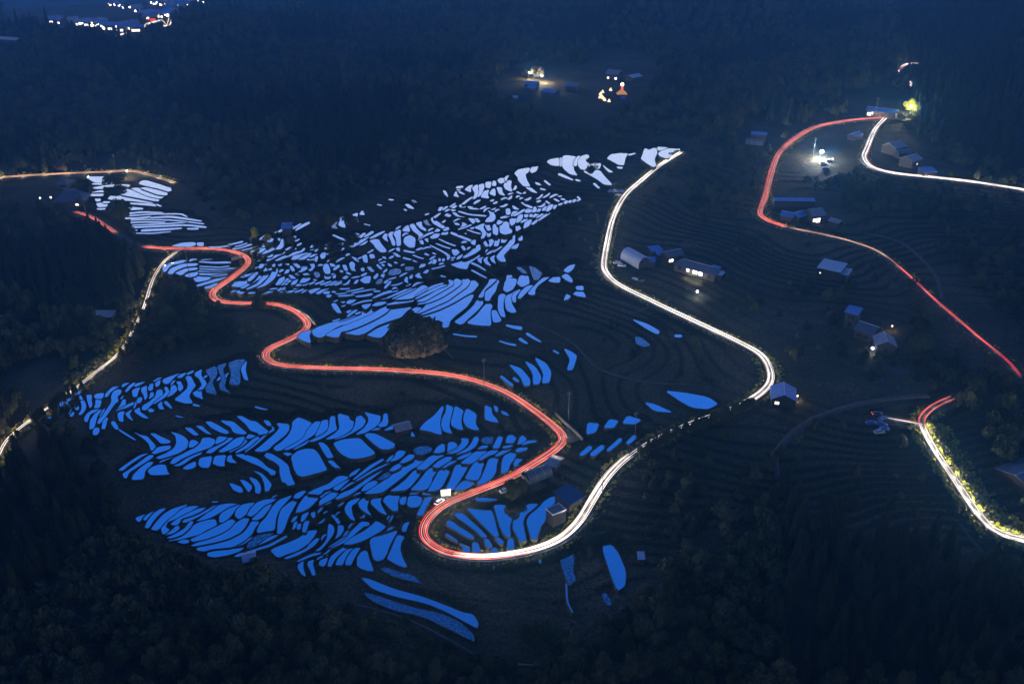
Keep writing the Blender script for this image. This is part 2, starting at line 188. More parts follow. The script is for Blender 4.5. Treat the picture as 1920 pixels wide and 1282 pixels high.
(400,400,6):"""
p 205 820 240 780 330 730 400 760 380 790 300 830;p 300 720 370 680 440 645 455 655 390 708 330 722;p 385 755 410 718 480 660 505 665 460 720 410 765;p 300 840 420 775 510 690 560 690 530 730 430 790 340 845
s 380 852 12 500 800 26 600 695 40;p 480 845 570 790 650 700 670 610 720 620 720 660 680 740 580 815;p 665 570 690 565 690 600 670 600;s 520 855 10 600 820 14 680 770 10;s 530 870 12 640 850 14 720 845 8
p 195 885 230 865 270 865 220 885;p 250 880 300 865 355 885 310 910;s 400 895 16 480 890 10;p 540 905 580 880 680 875 640 890 580 905;s 750 885 12 810 870 16;p 820 890 860 870 920 865 880 890;s 930 885 18 1010 865 14;s 1000 890 12 1050 865 14
p 460 630 490 580 530 550 545 555 510 600;p 510 610 530 570 575 570 550 610 530 620;p 560 630 580 605 605 610 605 645 570 652;p 625 600 650 600 650 640 625 640;s 600 573 22 635 573 18;p 700 805 750 730 800 710 795 750 740 805
s 770 800 22 840 740 24;s 810 800 16 880 745 24;p 875 800 900 760 955 740 920 800;p 730 550 765 550 765 590 735 590;p 805 570 850 565 850 585;p 860 590 890 590 915 650 885 650;s 910 560 22 965 605 26;p 955 655 1000 600 1050 595 1060 625 1000 660
p 800 680 825 635 855 630 840 670;p 850 690 890 700 930 735 890 735;m 915 670 960 670 975 690 940 705;p 1080 550 1120 550 1140 600 1100 650 1070 640 1115 610;s 1020 685 18 1085 680 18;p 1240 610 1250 570 1280 560 1310 630 1310 680 1270 680 1245 650
p 1310 560 1350 570 1375 595 1330 600;s 1360 630 22 1410 590 26;p 1455 580 1490 580 1510 650 1480 640;s 1500 665 18 1540 685 18;p 1535 560 1560 540 1590 570 1580 620 1600 650 1560 640 1540 600;p 1420 640 1440 635 1460 660 1440 670
p 495 450 520 405 600 370 590 400 540 440;s 430 430 20 520 390 14;p 550 455 620 400 700 340 735 350 700 400 620 440 560 458;s 560 480 12 650 435 14 790 393 12;p 700 410 750 350 775 285 805 300 795 360 760 400;p 540 380 590 345 620 290 660 280 675 300 655 350 600 380
s 610 530 20 760 450 22 950 390 12;p 690 530 760 485 870 445 960 400 1035 390 1010 430 900 470 780 510 720 535;p 880 520 900 480 1000 455 1080 440 1000 480 930 520;p 950 522 1010 480 1110 440 1080 478 1020 520
s 640 545 12 740 500 14;s 1050 515 22 1130 515 20;s 1090 490 16 1160 455 16;p 1145 540 1150 490 1175 480 1160 545;p 1205 500 1210 460 1260 440 1270 450 1245 510;s 1280 460 14 1410 400 14;s 820 410 14 880 370 14
p 830 325 845 290 875 300 850 330;p 875 330 885 310 905 330 895 355;p 720 310 735 270 750 275 745 310;p 550 350 575 335 590 350;s 530 290 18 580 255 16;s 740 205 20 790 180 20;p 790 205 850 160 900 140 890 160 830 195;s 880 180 12 980 120 12
p 920 200 960 150 1060 100 1130 92 1050 130 970 175;s 690 215 12 710 205 10
""",
(600,340,6):"""
m 130 520 140 470 190 410 240 400 200 450 170 500 195 535;p 210 490 250 400 310 380 285 430 260 470 300 525 240 510;p 285 450 310 440 355 495 310 485;p 340 385 425 352 410 410 435 455 400 445;p 445 375 475 325 500 380
p 960 260 990 255 1050 300 1050 312 1000 300;p 325 610 370 605 355 640;p 390 580 440 590 410 630;s 440 635 20 500 590 26;s 500 625 14 590 570 26;s 150 605 14 300 665 16;p 330 730 400 685 500 645 560 620 480 680 370 742
p 430 725 500 685 540 665 500 710;s 320 685 12 360 665 14;s 570 640 14 650 600 26 720 565 12;p 560 670 600 650 660 655 680 700 740 770 740 795 690 800 640 760 600 700;m 175 740 200 700 270 690 250 720 190 750
p 5 830 30 800 80 800 50 860 20 875;s 100 810 16 200 770 14;s 235 770 16 265 755 14;p 705 630 730 590 755 590 745 640 765 680 735 660;p 770 600 795 570 825 565 805 610 840 680 840 725 820 720 800 660
p 830 590 860 550 905 545 900 620 905 720 870 730 860 640;p 855 750 890 745 895 790 870 780;p 945 680 955 630 1010 605 1070 640 1060 745 1010 745 960 710;p 930 560 950 520 990 490 1010 570;p 1010 490 1050 475 1090 540 1170 610 1110 650 1120 610 1050 560
p 1080 470 1140 452 1140 500 1190 540 1190 560 1130 530;m 1165 450 1200 430 1220 480 1250 500 1200 490;s 1110 655 8 1200 600 18 1270 575 16;p 1175 650 1210 640 1210 670 1220 690;p 1120 670 1150 660 1165 710 1140 705;p 1240 630 1290 590 1350 590 1320 635 1260 645
p 1290 570 1320 530 1350 535 1340 565;p 1360 600 1380 575 1440 570 1430 600;p 1390 520 1440 515 1450 545 1400 560 1385 540;s 1270 420 40 1290 460 40 1390 520 30;s 1290 405 20 1350 360 10;p 1330 330 1350 290 1385 290 1350 335;s 1380 320 10 1430 285 12
p 1405 385 1430 360 1475 385 1450 402;p 1490 355 1520 350 1560 390 1640 405 1540 395;s 1565 340 14 1680 375 12 1860 390 16;p 1660 280 1700 285 1800 318 1690 315;p 1470 320 1490 310 1525 325 1500 340;p 1480 300 1520 270 1540 275 1510 305
p 1565 280 1590 255 1640 260 1630 295 1590 295;s 1610 255 18 1660 215 16 1710 180 10;p 1515 150 1530 110 1540 150 1560 180 1510 165;p 1385 100 1410 110 1440 180 1410 150;s 1545 70 24 1600 60 18;p 1535 95 1590 80 1560 110;s 1570 120 16 1620 145 8
p 1630 95 1680 50 1720 40 1690 80 1695 125;p 1715 75 1760 40 1775 45 1770 90 1790 130 1750 190 1720 205 1750 140;p 1790 40 1840 25 1840 80 1810 150 1775 185 1800 110;p 1810 180 1850 110 1900 95 1880 150 1900 195
p 1670 415 1720 420 1750 450 1720 480 1700 450;p 1740 415 1770 420 1800 455 1770 465;p 1510 465 1550 470 1570 495 1530 490;p 1600 460 1645 480 1640 505 1580 515 1610 490;s 1560 540 10 1700 490 12
s 1480 580 24 1600 630 20 1690 665 24;s 1340 650 8 1520 725 12;s 1310 700 8 1460 755 12;s 1240 720 8 1400 800 14 1450 840 26 1440 875 20;s 1660 545 8 1800 590 12;s 1610 575 8 1770 630 12;p 1590 730 1610 725 1640 770 1620 780
p 1485 770 1530 760 1570 800 1520 840 1500 820;p 820 805 850 805 910 850 870 850;s 950 780 18 1060 800 14;s 940 860 16 1020 880 14;s 1050 830 10 1160 870 10;p 1040 880 1100 910 1060 905;p 1115 975 1140 930 1190 930 1170 960
p 1275 870 1310 885 1300 920 1270 935;s 1345 870 16 1345 895 14;s 1390 875 20 1385 895 16;p 1470 935 1560 912 1700 865 1800 825 1790 850 1720 890 1670 930 1650 990 1560 975;p 1600 860 1700 790 1780 710 1810 720 1800 770 1730 818 1640 860
p 1535 880 1560 840 1610 820 1570 870;p 1470 890 1500 870 1500 890;s 1260 985 10 1400 950 10;s 1710 920 20 1780 950 16 1860 1000 10;s 1710 1000 14 1800 1050 14 1870 1085 10;p 560 820 600 820 615 860 570 870
p 475 840 520 820 535 915 500 910;p 355 845 400 860 440 910 400 890;p 705 845 730 850 745 875 715 865;s 645 940 14 690 985 14;p 760 920 790 930 810 960 780 955;p 530 960 570 960 590 1000 560 1000;s 700 935 16 720 950 14
s 840 910 12 865 920 12;s 1185 815 18 1220 830 12;s 1270 805 10 1300 820 10;s 500 480 5 560 495 5;s 650 262 8 690 270 8;s 950 315 8 970 328 10;m 1030 210 1060 215 1090 240 1060 240;s 780 205 10 820 210 10;s 470 985 30 490 1010 20
""",
(840,320,6):"""
p 420 580 440 540 480 510 470 465 440 450 520 470 530 540 500 575;p 655 430 690 425 700 490 660 500;s 600 530 18 680 510 20;p 725 390 760 410 800 440 745 435;s 830 360 8 880 390 20 940 415 20;s 1105 345 14 1140 370 10
s 1200 320 14 1245 345 14;s 1280 320 18 1310 325 14;p 730 460 780 455 760 490 710 520;s 745 505 18 860 440 16;p 865 460 890 430 945 430 930 470 880 475;p 950 470 970 410 995 400 990 460 960 470;p 1000 465 1020 430 1045 425 1030 460
p 1060 455 1080 400 1105 400 1095 445;p 1105 455 1140 380 1185 380 1160 430 1120 460;p 1185 430 1200 390 1225 385 1200 430;s 1250 385 16 1280 370 14;s 1315 365 22 1340 345 22;s 1365 355 20 1385 340 20;s 1405 350 18 1430 330 20;s 1455 340 10 1485 325 16 1460 295 12
p 860 495 900 490 895 520 870 530;p 920 520 930 485 965 485 940 525;p 955 525 980 485 1030 475 1000 510 960 528;s 1000 525 16 1065 490 14;s 1020 560 10 1080 515 20 1140 475 16;p 800 500 840 490 835 530 810 570 770 590 780 540
s 825 580 16 885 545 18;p 850 655 870 580 930 548 940 555 910 620;s 950 600 20 1020 545 14;p 700 540 770 535 750 590 720 620 700 600;p 550 590 570 555 620 555 600 590 565 610;p 585 600 640 560 680 590 685 650 715 660 715 700 640 720 590 700
p 765 615 790 612 820 650 770 685;p 510 610 530 600 560 640 555 730 510 710;p 415 600 460 600 470 640 485 665 450 680;p 440 690 480 690 475 740 445 745;p 290 640 410 590 390 640 430 700 400 760 370 765 395 710 370 670
p 600 810 610 750 660 735 670 760 640 810;p 520 850 530 800 550 765 580 770 560 850;p 440 760 480 765 515 790 480 855 460 850 475 800;p 390 780 420 790 450 850 425 855
p 550 960 600 900 680 820 730 740 800 695 750 740 745 810 690 880 640 930 620 960 645 1010 640 1025 590 1020 560 990;p 790 735 830 728 835 785 800 790;p 700 875 740 845 800 815 770 880;s 440 940 12 530 880 26;s 510 915 10 630 835 12
p 475 980 530 945 510 990 535 1050 495 1020;p 400 1000 460 955 430 1000 485 1075 430 1050;p 335 990 400 970 370 1000 375 1045 345 1020;p 255 790 310 775 300 840 270 825
p 630 165 660 115 710 110 700 180 720 240 650 210;p 560 110 590 85 630 85 635 130 590 148;p 500 170 515 110 535 125 535 175;p 425 130 485 122 470 200 430 190;p 470 260 500 210 525 200 530 290;p 550 185 600 190 605 240 640 285 580 265
s 780 240 12 820 260 10;p 980 130 1020 140 1045 165 1005 160;s 1090 115 12 1145 160 12;s 1045 205 14 1090 215 12
""",
(960,240,5.647):"""
p 30 480 70 440 190 420 170 470 135 490 150 550 190 620 130 620 70 555 70 530;p 145 630 195 630 270 692 220 680;p 195 450 220 410 275 405 250 460 210 478;p 375 360 400 335 500 315 500 405 420 395
s 516 318 8 515 405 8;p 540 300 580 290 680 305 640 370 650 450 690 505 620 490 560 440 535 400;p 650 400 660 340 700 300 720 295 690 340 680 405;p 705 400 705 340 745 295 800 280 820 330 880 370 940 375 920 437 740 445
p 740 452 920 442 980 520 1040 580 1055 605 980 600 900 540;p 1010 325 1050 280 1130 270 1225 262 1190 330 1180 395 1130 390 1060 350;p 1110 410 1170 415 1160 432 1130 430
p 1370 330 1390 280 1410 215 1450 235 1535 200 1530 270 1500 330 1520 400 1500 415 1440 380;p 1545 200 1600 195 1650 210 1550 245;p 1550 270 1600 235 1700 210 1770 210 1770 260 1690 290 1640 325 1570 300
s 500 490 22 560 515 24 640 550 10;s 680 550 16 715 560 12;s 870 590 16 920 635 10;p 965 390 990 420 1070 470 1030 470 990 430;s 1240 285 14 1300 270 8
""",
(100,300,4.8):"""
p 300 155 340 145 500 140 565 190 500 200 380 205;s 360 215 12 520 208 12;p 350 250 480 225 680 220 685 240 620 245 400 262;p 340 295 430 272 550 268 520 305 480 290 400 290;s 310 312 14 440 314 20;s 850 165 16 890 170 14
p 770 215 800 185 880 185 1030 215 1060 275 1040 285 960 260 860 238;p 775 250 850 246 1020 290 1020 320 940 310;p 695 255 760 250 860 290 1000 328 960 350 850 325;p 600 310 630 265 670 262 760 295 950 357 940 375 760 340
p 490 355 520 320 600 322 760 350 920 380 880 388 700 368;s 455 380 14 500 380 12;s 640 388 8 880 402 20 925 410 14;s 930 400 6 965 415 8;p 380 345 415 340 420 370 390 375;p 390 390 430 385 480 395 480 420 410 425;s 400 440 10 460 440 12
p 670 425 760 412 815 445 720 450 670 450;s 650 485 12 800 468 12 980 475 8;s 660 503 10 900 487 8 1150 485 10 1200 510 6;s 655 525 14 870 512 12;s 880 520 10 1050 510 14 1200 530 14 1330 550 8;s 650 545 8 840 535 8 1100 543 8 1350 575 8
s 650 567 12 800 555 16 1000 560 12;s 700 588 8 980 576 10 1200 562 8;s 700 607 12 980 595 14 1200 585 12 1370 605 14;p 690 625 750 622 750 640 700 640;s 800 635 20 1000 625 16 1150 615 10;s 1210 618 10 1300 618 14;s 720 658 6 1050 645 8
p 1060 775 1160 745 1270 740 1280 765 1230 782 1150 778;p 1290 745 1350 742 1345 775 1310 775;s 1400 785 8 1600 770 10;s 1580 760 8 1700 735 14;s 1620 800 14 1780 760 12;s 1640 780 8 1740 750 8;s 1700 812 8 1840 775 8
p 985 960 1060 910 1220 895 1160 925 1050 950 1000 1015;p 1030 1020 1060 975 1160 935 1300 930 1290 950 1180 960 1090 1000 1070 1028;p 1095 1015 1130 990 1220 968 1300 970 1290 985 1200 1000 1150 1038;p 1170 1035 1220 1000 1290 995 1310 1010 1280 1045 1220 1055
p 1260 1060 1340 1040 1430 1050 1390 1080 1290 1100;s 1300 1130 18 1450 1085 22 1560 1050 14;s 1370 1150 18 1470 1115 16;s 1320 915 10 1450 925 12 1590 920 16;s 1320 957 8 1500 967 8 1580 955 8;s 1320 978 8 1450 988 10 1650 972 8
s 1310 1000 8 1480 1005 8 1640 985 8;s 1320 1025 16 1430 1028 16 1600 1003 8;s 1420 1045 8 1560 1028 8
""",
}
# ---- roads (surveyed centre lines, continuous)
ROAD_MAIN=[(120,392),(140,398),(175,410),(222,440),(245,455),(270,464),(330,468),(400,468),(440,474),(462,484),(466,495),(452,510),(425,530),(403,545),(398,556),(408,566),(440,570),(480,571),(520,573),(550,583),(572,600),(577,612),(566,626),(535,642),(507,655),(497,668),(508,681),(540,688),(620,692),(700,694),(760,697),(830,703),(890,715),(950,738),(1000,770),(1035,797),(1053,815),(1055,828),(1040,845),(1000,872),(950,900),(880,928),(840,945),(812,965),(798,985),(795,1005),(808,1022),(840,1038),(890,1045),(940,1043),(1000,1032),(1050,1012),(1085,980),(1110,940),(1135,900),(1160,872),(1185,852),(1230,823),(1300,793),(1370,768),(1405,752),(1430,735),(1445,715),(1442,690),(1425,665),(1380,640),(1300,603),(1220,565),(1160,535),(1138,515),(1132,495),(1140,450),(1150,410),(1170,370),(1200,342),(1240,310),(1278,286)]
ROAD_LEFT=[(335,472),(310,490),(290,520),(275,565),(265,590),(240,640),(215,672),(180,700),(143,730),(100,760),(50,795),(15,825),(0,850),(-15,885)]
ROAD_FAR=[(-20,336),(20,333),(100,328),(200,324),(245,322),(290,332),(330,345)]
ROAD_EAST=[(1660,222),(1590,228),(1530,240),(1490,262),(1460,290),(1445,330),(1435,370),(1425,400),(1440,415),(1480,428),(1540,440),(1600,455),(1650,475),(1700,515),(1760,570),(1830,630),(1890,680),(1914,710)]
ROAD_EAST2=[(1660,222),(1640,245),(1625,280),(1620,297),(1635,315),(1680,327),(1760,335),(1840,345),(1960,364)]
ROAD_SOUTH=[(1788,747),(1755,762),(1735,778),(1728,795),(1750,840),(1790,900),(1830,960),(1870,1000),(1940,1018)]
ROAD_PARK=[(1660,784),(1695,790),(1730,797)]
ROAD_TOP=[(1722,120),(1700,122),(1688,130),(1690,140),(1702,152),(1712,165)]
# ---------------------------------------------------------------- helpers
col = sc.collection
def tag(o, label=None, cat=None, group=None, kind=None):
    if label: o['label'] = label
    if cat: o['category'] = cat
    if group: o['group'] = group
    if kind: o['kind'] = kind
    return o
def mesh_np(name, V, Fq, mat, parent=None, smooth=False, matidx=None):
    """V (n,3), Fq (m,k) constant polygon size"""
    V = np.asarray(V, dtype=np.float32); Fq = np.asarray(Fq, dtype=np.int32)
    me = bpy.data.meshes.new(name); me.vertices.add(len(V)); me.vertices.foreach_set('co', V.ravel())
    k = Fq.shape[1]; me.loops.add(Fq.size); me.loops.foreach_set('vertex_index', Fq.ravel())
    me.polygons.add(len(Fq)); me.polygons.foreach_set('loop_start', np.arange(0, Fq.size, k, dtype=np.int32))
    me.polygons.foreach_set('loop_total', np.full(len(Fq), k, dtype=np.int32))
    for m in (mat if isinstance(mat, (list, tuple)) else [mat]): me.materials.append(m)
    if matidx is not None: me.polygons.foreach_set('material_index', np.asarray(matidx, dtype=np.int32))
    me.update(calc_edges=True); me.validate()
    if smooth: me.polygons.foreach_set('use_smooth', np.ones(len(Fq), dtype=bool))
    if name is None: return me
    o = bpy.data.objects.new(name, me); col.objects.link(o)
    if parent is not None: o.parent = parent
    return o
class MB:
    """collects shapes, builds ONE mesh object"""
    def __init__(s): s.v = []; s.f = []
    def add(s, vs, fs):
        n = len(s.v); s.v += [tuple(map(float, v)) for v in vs]; s.f += [tuple(i + n for i in f) for f in fs]; return s
    def box(s, c, size, rz=0.0):
        hx, hy, hz = [a / 2 for a in size]; ca, sa = math.cos(rz), math.sin(rz); vs = []
        for z in (-hz, hz):
            for x, y in ((-hx, -hy), (hx, -hy), (hx, hy), (-hx, hy)):
                vs.append((c[0] + x * ca - y * sa, c[1] + x * sa + y * ca, c[2] + z))
        return s.add(vs, [(0, 3, 2, 1), (4, 5, 6, 7), (0, 1, 5, 4), (1, 2, 6, 5), (2, 3, 7, 6), (3, 0, 4, 7)])
    def tube(s, p0, p1, r0, r1=None, n=6):
        r1 = r0 if r1 is None else r1; p0 = Vector(p0); p1 = Vector(p1); d = (p1 - p0).normalized()
        a = d.orthogonal().normalized(); b = d.cross(a); vs = []
        for p, r in ((p0, r0), (p1, r1)):
            for i in range(n):
                t = 2 * math.pi * i / n; vs.append(p + a * math.cos(t) * r + b * math.sin(t) * r)
        fs = [(i, (i + 1) % n, n + (i + 1) % n, n + i) for i in range(n)] + [tuple(range(n))[::-1], tuple(range(n, 2 * n))]
        return s.add(vs, fs)
    def prism(s, pts, z0, z1):
        n = len(pts); vs = [(x, y, z0) for x, y in pts] + [(x, y, z1) for x, y in pts]
        return s.add(vs, [tuple(range(n))[::-1], tuple(range(n, 2 * n))] + [(i, (i + 1) % n, n + (i + 1) % n, n + i) for i in range(n)])
    def ball(s, c, r, n=8, m=6, sz=1.0):
        vs = [(c[0], c[1], c[2] + r * sz)]
        for j in range(1, m):
            th = math.pi * j / m
            for i in range(n):
                ph = 2 * math.pi * i / n; vs.append((c[0] + r * math.sin(th) * math.cos(ph), c[1] + r * math.sin(th) * math.sin(ph), c[2] + r * sz * math.cos(th)))
        vs.append((c[0], c[1], c[2] - r * sz)); fs = [(0, 1 + i, 1 + (i + 1) % n) for i in range(n)]
        for j in range(m - 2):
            for i in range(n):
                a = 1 + j * n + i; b = 1 + j * n + (i + 1) % n; fs.append((a, a + n, b + n, b))
        L = len(vs) - 1; fs += [(L, 1 + (m - 2) * n + (i + 1) % n, 1 + (m - 2) * n + i) for i in range(n)]
        return s.add(vs, fs)
    def build(s, name, mat, parent=None, smooth=False):
        me = bpy.data.meshes.new(name); me.from_pydata(s.v, [], s.f)
        me.materials.append(mat)
        if smooth:
            for p in me.polygons: p.use_smooth = True
        o = bpy.data.objects.new(name, me); col.objects.link(o)
        if parent is not None: o.parent = parent
        return o
def empty(name, loc, rz=0.0):
    o = bpy.data.objects.new(name, None); col.objects.link(o); o.location = loc; o.rotation_euler = (0, 0, rz); o.empty_display_size = 1; return o
def copy_tree(o, parent=None):
    c = o.copy(); col.objects.link(c); c.parent = parent
    for ch in list(o.children): copy_tree(ch, c)
    return c
# ---------------------------------------------------------------- materials
def mat(name, base, rough=.8, noise=None, scale=1.0, bump=0.0, metallic=0.0, spec=.3, emit=None, strength=0):
    m = bpy.data.materials.new(name); m.use_nodes = True; n = m.node_tree; b = n.nodes['Principled BSDF']
    b.inputs['Base Color'].default_value = tuple(base) + (1,); b.inputs['Roughness'].default_value = rough
    b.inputs['Metallic'].default_value = metallic; b.inputs['Specular IOR Level'].default_value = spec
    if noise is not None or bump:
        t = n.nodes.new('ShaderNodeTexCoord'); ns = n.nodes.new('ShaderNodeTexNoise'); ns.inputs['Scale'].default_value = scale; ns.inputs['Detail'].default_value = 5
        n.links.new(t.outputs['Object'], ns.inputs['Vector'])
        if noise is not None:
            r = n.nodes.new('ShaderNodeValToRGB'); r.color_ramp.elements[0].position = .36; r.color_ramp.elements[1].position = .66
            r.color_ramp.elements[0].color = tuple(base) + (1,); r.color_ramp.elements[1].color = tuple(noise) + (1,)
            n.links.new(ns.outputs['Fac'], r.inputs[0]); n.links.new(r.outputs[0], b.inputs['Base Color'])
        if bump:
            bp = n.nodes.new('ShaderNodeBump'); bp.inputs['Strength'].default_value = .8; bp.inputs['Distance'].default_value = bump
            n.links.new(ns.outputs['Fac'], bp.inputs['Height']); n.links.new(bp.outputs[0], b.inputs['Normal'])
    if emit is not None:
        b.inputs['Emission Color'].default_value = tuple(emit) + (1,); b.inputs['Emission Strength'].default_value = strength
    return m
def ground_mat():
    m = bpy.data.materials.new('ground'); m.use_nodes = True; n = m.node_tree; b = n.nodes['Principled BSDF']; b.inputs['Roughness'].default_value = .95; b.inputs['Specular IOR Level'].default_value = .1
    t = n.nodes.new('ShaderNodeTexCoord')
    def noise(s, d=5):
        x = n.nodes.new('ShaderNodeTexNoise'); x.inputs['Scale'].default_value = s; x.inputs['Detail'].default_value = d; n.links.new(t.outputs['Object'], x.inputs['Vector']); return x
    def ramp(src, p0, c0, p1, c1):
        r = n.nodes.new('ShaderNodeValToRGB'); r.color_ramp.elements[0].position = p0; r.color_ramp.elements[1].position = p1
        r.color_ramp.elements[0].color = c0 + (1,); r.color_ramp.elements[1].color = c1 + (1,); n.links.new(src, r.inputs[0]); return r
    a = ramp(noise(.045).outputs['Fac'], .35, (.024, .027, .013), .68, (.062, .050, .028))
    c = ramp(noise(.9).outputs['Fac'], .35, (.45, .45, .45), .7, (1.4, 1.4, 1.4))
    mx = n.nodes.new('ShaderNodeMix'); mx.data_type = 'RGBA'; mx.blend_type = 'MULTIPLY'; mx.inputs[0].default_value = 1
    n.links.new(a.outputs[0], mx.inputs[6]); n.links.new(c.outputs[0], mx.inputs[7])
    # slope tint: sky light on flat treads, shade on steep faces, painted into the colour
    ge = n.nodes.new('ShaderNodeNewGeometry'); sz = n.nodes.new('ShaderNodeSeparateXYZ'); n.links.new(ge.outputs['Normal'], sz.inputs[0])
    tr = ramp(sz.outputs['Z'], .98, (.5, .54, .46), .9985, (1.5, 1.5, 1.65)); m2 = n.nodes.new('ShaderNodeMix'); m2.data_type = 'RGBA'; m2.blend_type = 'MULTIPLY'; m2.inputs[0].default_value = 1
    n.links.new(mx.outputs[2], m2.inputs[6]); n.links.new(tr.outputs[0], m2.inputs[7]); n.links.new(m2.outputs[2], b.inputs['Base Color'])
    bp = n.nodes.new('ShaderNodeBump'); bp.inputs['Distance'].default_value = .6; bp.inputs['Strength'].default_value = 1
    n.links.new(noise(.7, 8).outputs['Fac'], bp.inputs['Height']); n.links.new(bp.outputs[0], b.inputs['Normal']); return m
def water_mat(muddy=False):
    m = bpy.data.materials.new('muddy_water' if muddy else 'paddy_water'); m.use_nodes = True; n = m.node_tree; n.nodes.clear()
    o = n.nodes.new('ShaderNodeOutputMaterial'); g = n.nodes.new('ShaderNodeBsdfGlossy'); g.inputs['Color'].default_value = (.93, .95, .97, 1); g.inputs['Roughness'].default_value = .02
    t = n.nodes.new('ShaderNodeTexCoord'); ns = n.nodes.new('ShaderNodeTexNoise'); ns.inputs['Scale'].default_value = .22; ns.inputs['Detail'].default_value = 4
    n.links.new(t.outputs['Object'], ns.inputs['Vector'])
    bp = n.nodes.new('ShaderNodeBump'); bp.inputs['Distance'].default_value = .05; bp.inputs['Strength'].default_value = .6
    n.links.new(ns.outputs['Fac'], bp.inputs['Height']); n.links.new(bp.outputs[0], g.inputs['Normal'])
    d = n.nodes.new('ShaderNodeBsdfDiffuse'); d.inputs['Color'].default_value = (.035, .03, .022, 1)
    n2 = n.nodes.new('ShaderNodeTexNoise'); n2.inputs['Scale'].default_value = 1.5 if muddy else .5; n2.inputs['Detail'].default_value = 8; n2.inputs['Roughness'].default_value = .75
    n.links.new(t.outputs['Object'], n2.inputs['Vector'])
    r = n.nodes.new('ShaderNodeValToRGB')
    if muddy: r.color_ramp.elements[0].position = .42; r.color_ramp.elements[1].position = .60; c0 = .25; c1 = .95
    else: r.color_ramp.elements[0].position = .60; r.color_ramp.elements[1].position = .80; c0 = .0; c1 = .30
    r.color_ramp.elements[0].color = (c0,) * 3 + (1,); r.color_ramp.elements[1].color = (c1,) * 3 + (1,)
    n.links.new(n2.outputs['Fac'], r.inputs[0])
    mx = n.nodes.new('ShaderNodeMixShader'); n.links.new(r.outputs[0], mx.inputs[0]); n.links.new(g.outputs[0], mx.inputs[1]); n.links.new(d.outputs[0], mx.inputs[2]); n.links.new(mx.outputs[0], o.inputs[0]); return m
def leaf_mat(name, c0, c1, sc_=.08):
    m = bpy.data.materials.new(name); m.use_nodes = True; n = m.node_tree; b = n.nodes['Principled BSDF']; b.inputs['Roughness'].default_value = .8; b.inputs['Specular IOR Level'].default_value = .15
    t = n.nodes.new('ShaderNodeNewGeometry'); ns = n.nodes.new('ShaderNodeTexNoise'); ns.inputs['Scale'].default_value = sc_; ns.inputs['Detail'].default_value = 4; n.links.new(t.outputs['Position'], ns.inputs['Vector'])
    r = n.nodes.new('ShaderNodeValToRGB'); r.color_ramp.elements[0].position = .36; r.color_ramp.elements[1].position = .64; r.color_ramp.elements[0].color = c0 + (1,); r.color_ramp.elements[1].color = c1 + (1,)
    n.links.new(ns.outputs['Fac'], r.inputs[0]); n.links.new(r.outputs[0], b.inputs['Base Color']); return m
def emis_var(name, c, s):
    m = emis(name, c, s); n = m.node_tree; e = [x for x in n.nodes if x.type == 'EMISSION'][0]; g = n.nodes.new('ShaderNodeNewGeometry'); ns = n.nodes.new('ShaderNodeTexNoise'); ns.inputs['Scale'].default_value = .07; ns.inputs['Detail'].default_value = 3
    mp = n.nodes.new('ShaderNodeMapRange'); mp.inputs[1].default_value = .3; mp.inputs[2].default_value = .7; mp.inputs[3].default_value = s * .55; mp.inputs[4].default_value = s * 1.5
    n.links.new(g.outputs['Position'], ns.inputs['Vector']); n.links.new(ns.outputs['Fac'], mp.inputs[0]); n.links.new(mp.outputs[0], e.inputs[1]); return m
def emis(name, c, s):
    m = bpy.data.materials.new(name); m.use_nodes = True; n = m.node_tree; n.nodes.clear(); o = n.nodes.new('ShaderNodeOutputMaterial'); e = n.nodes.new('ShaderNodeEmission')
    e.inputs[0].default_value = tuple(c) + (1,); e.inputs[1].default_value = s; n.links.new(e.outputs[0], o.inputs[0]); return m
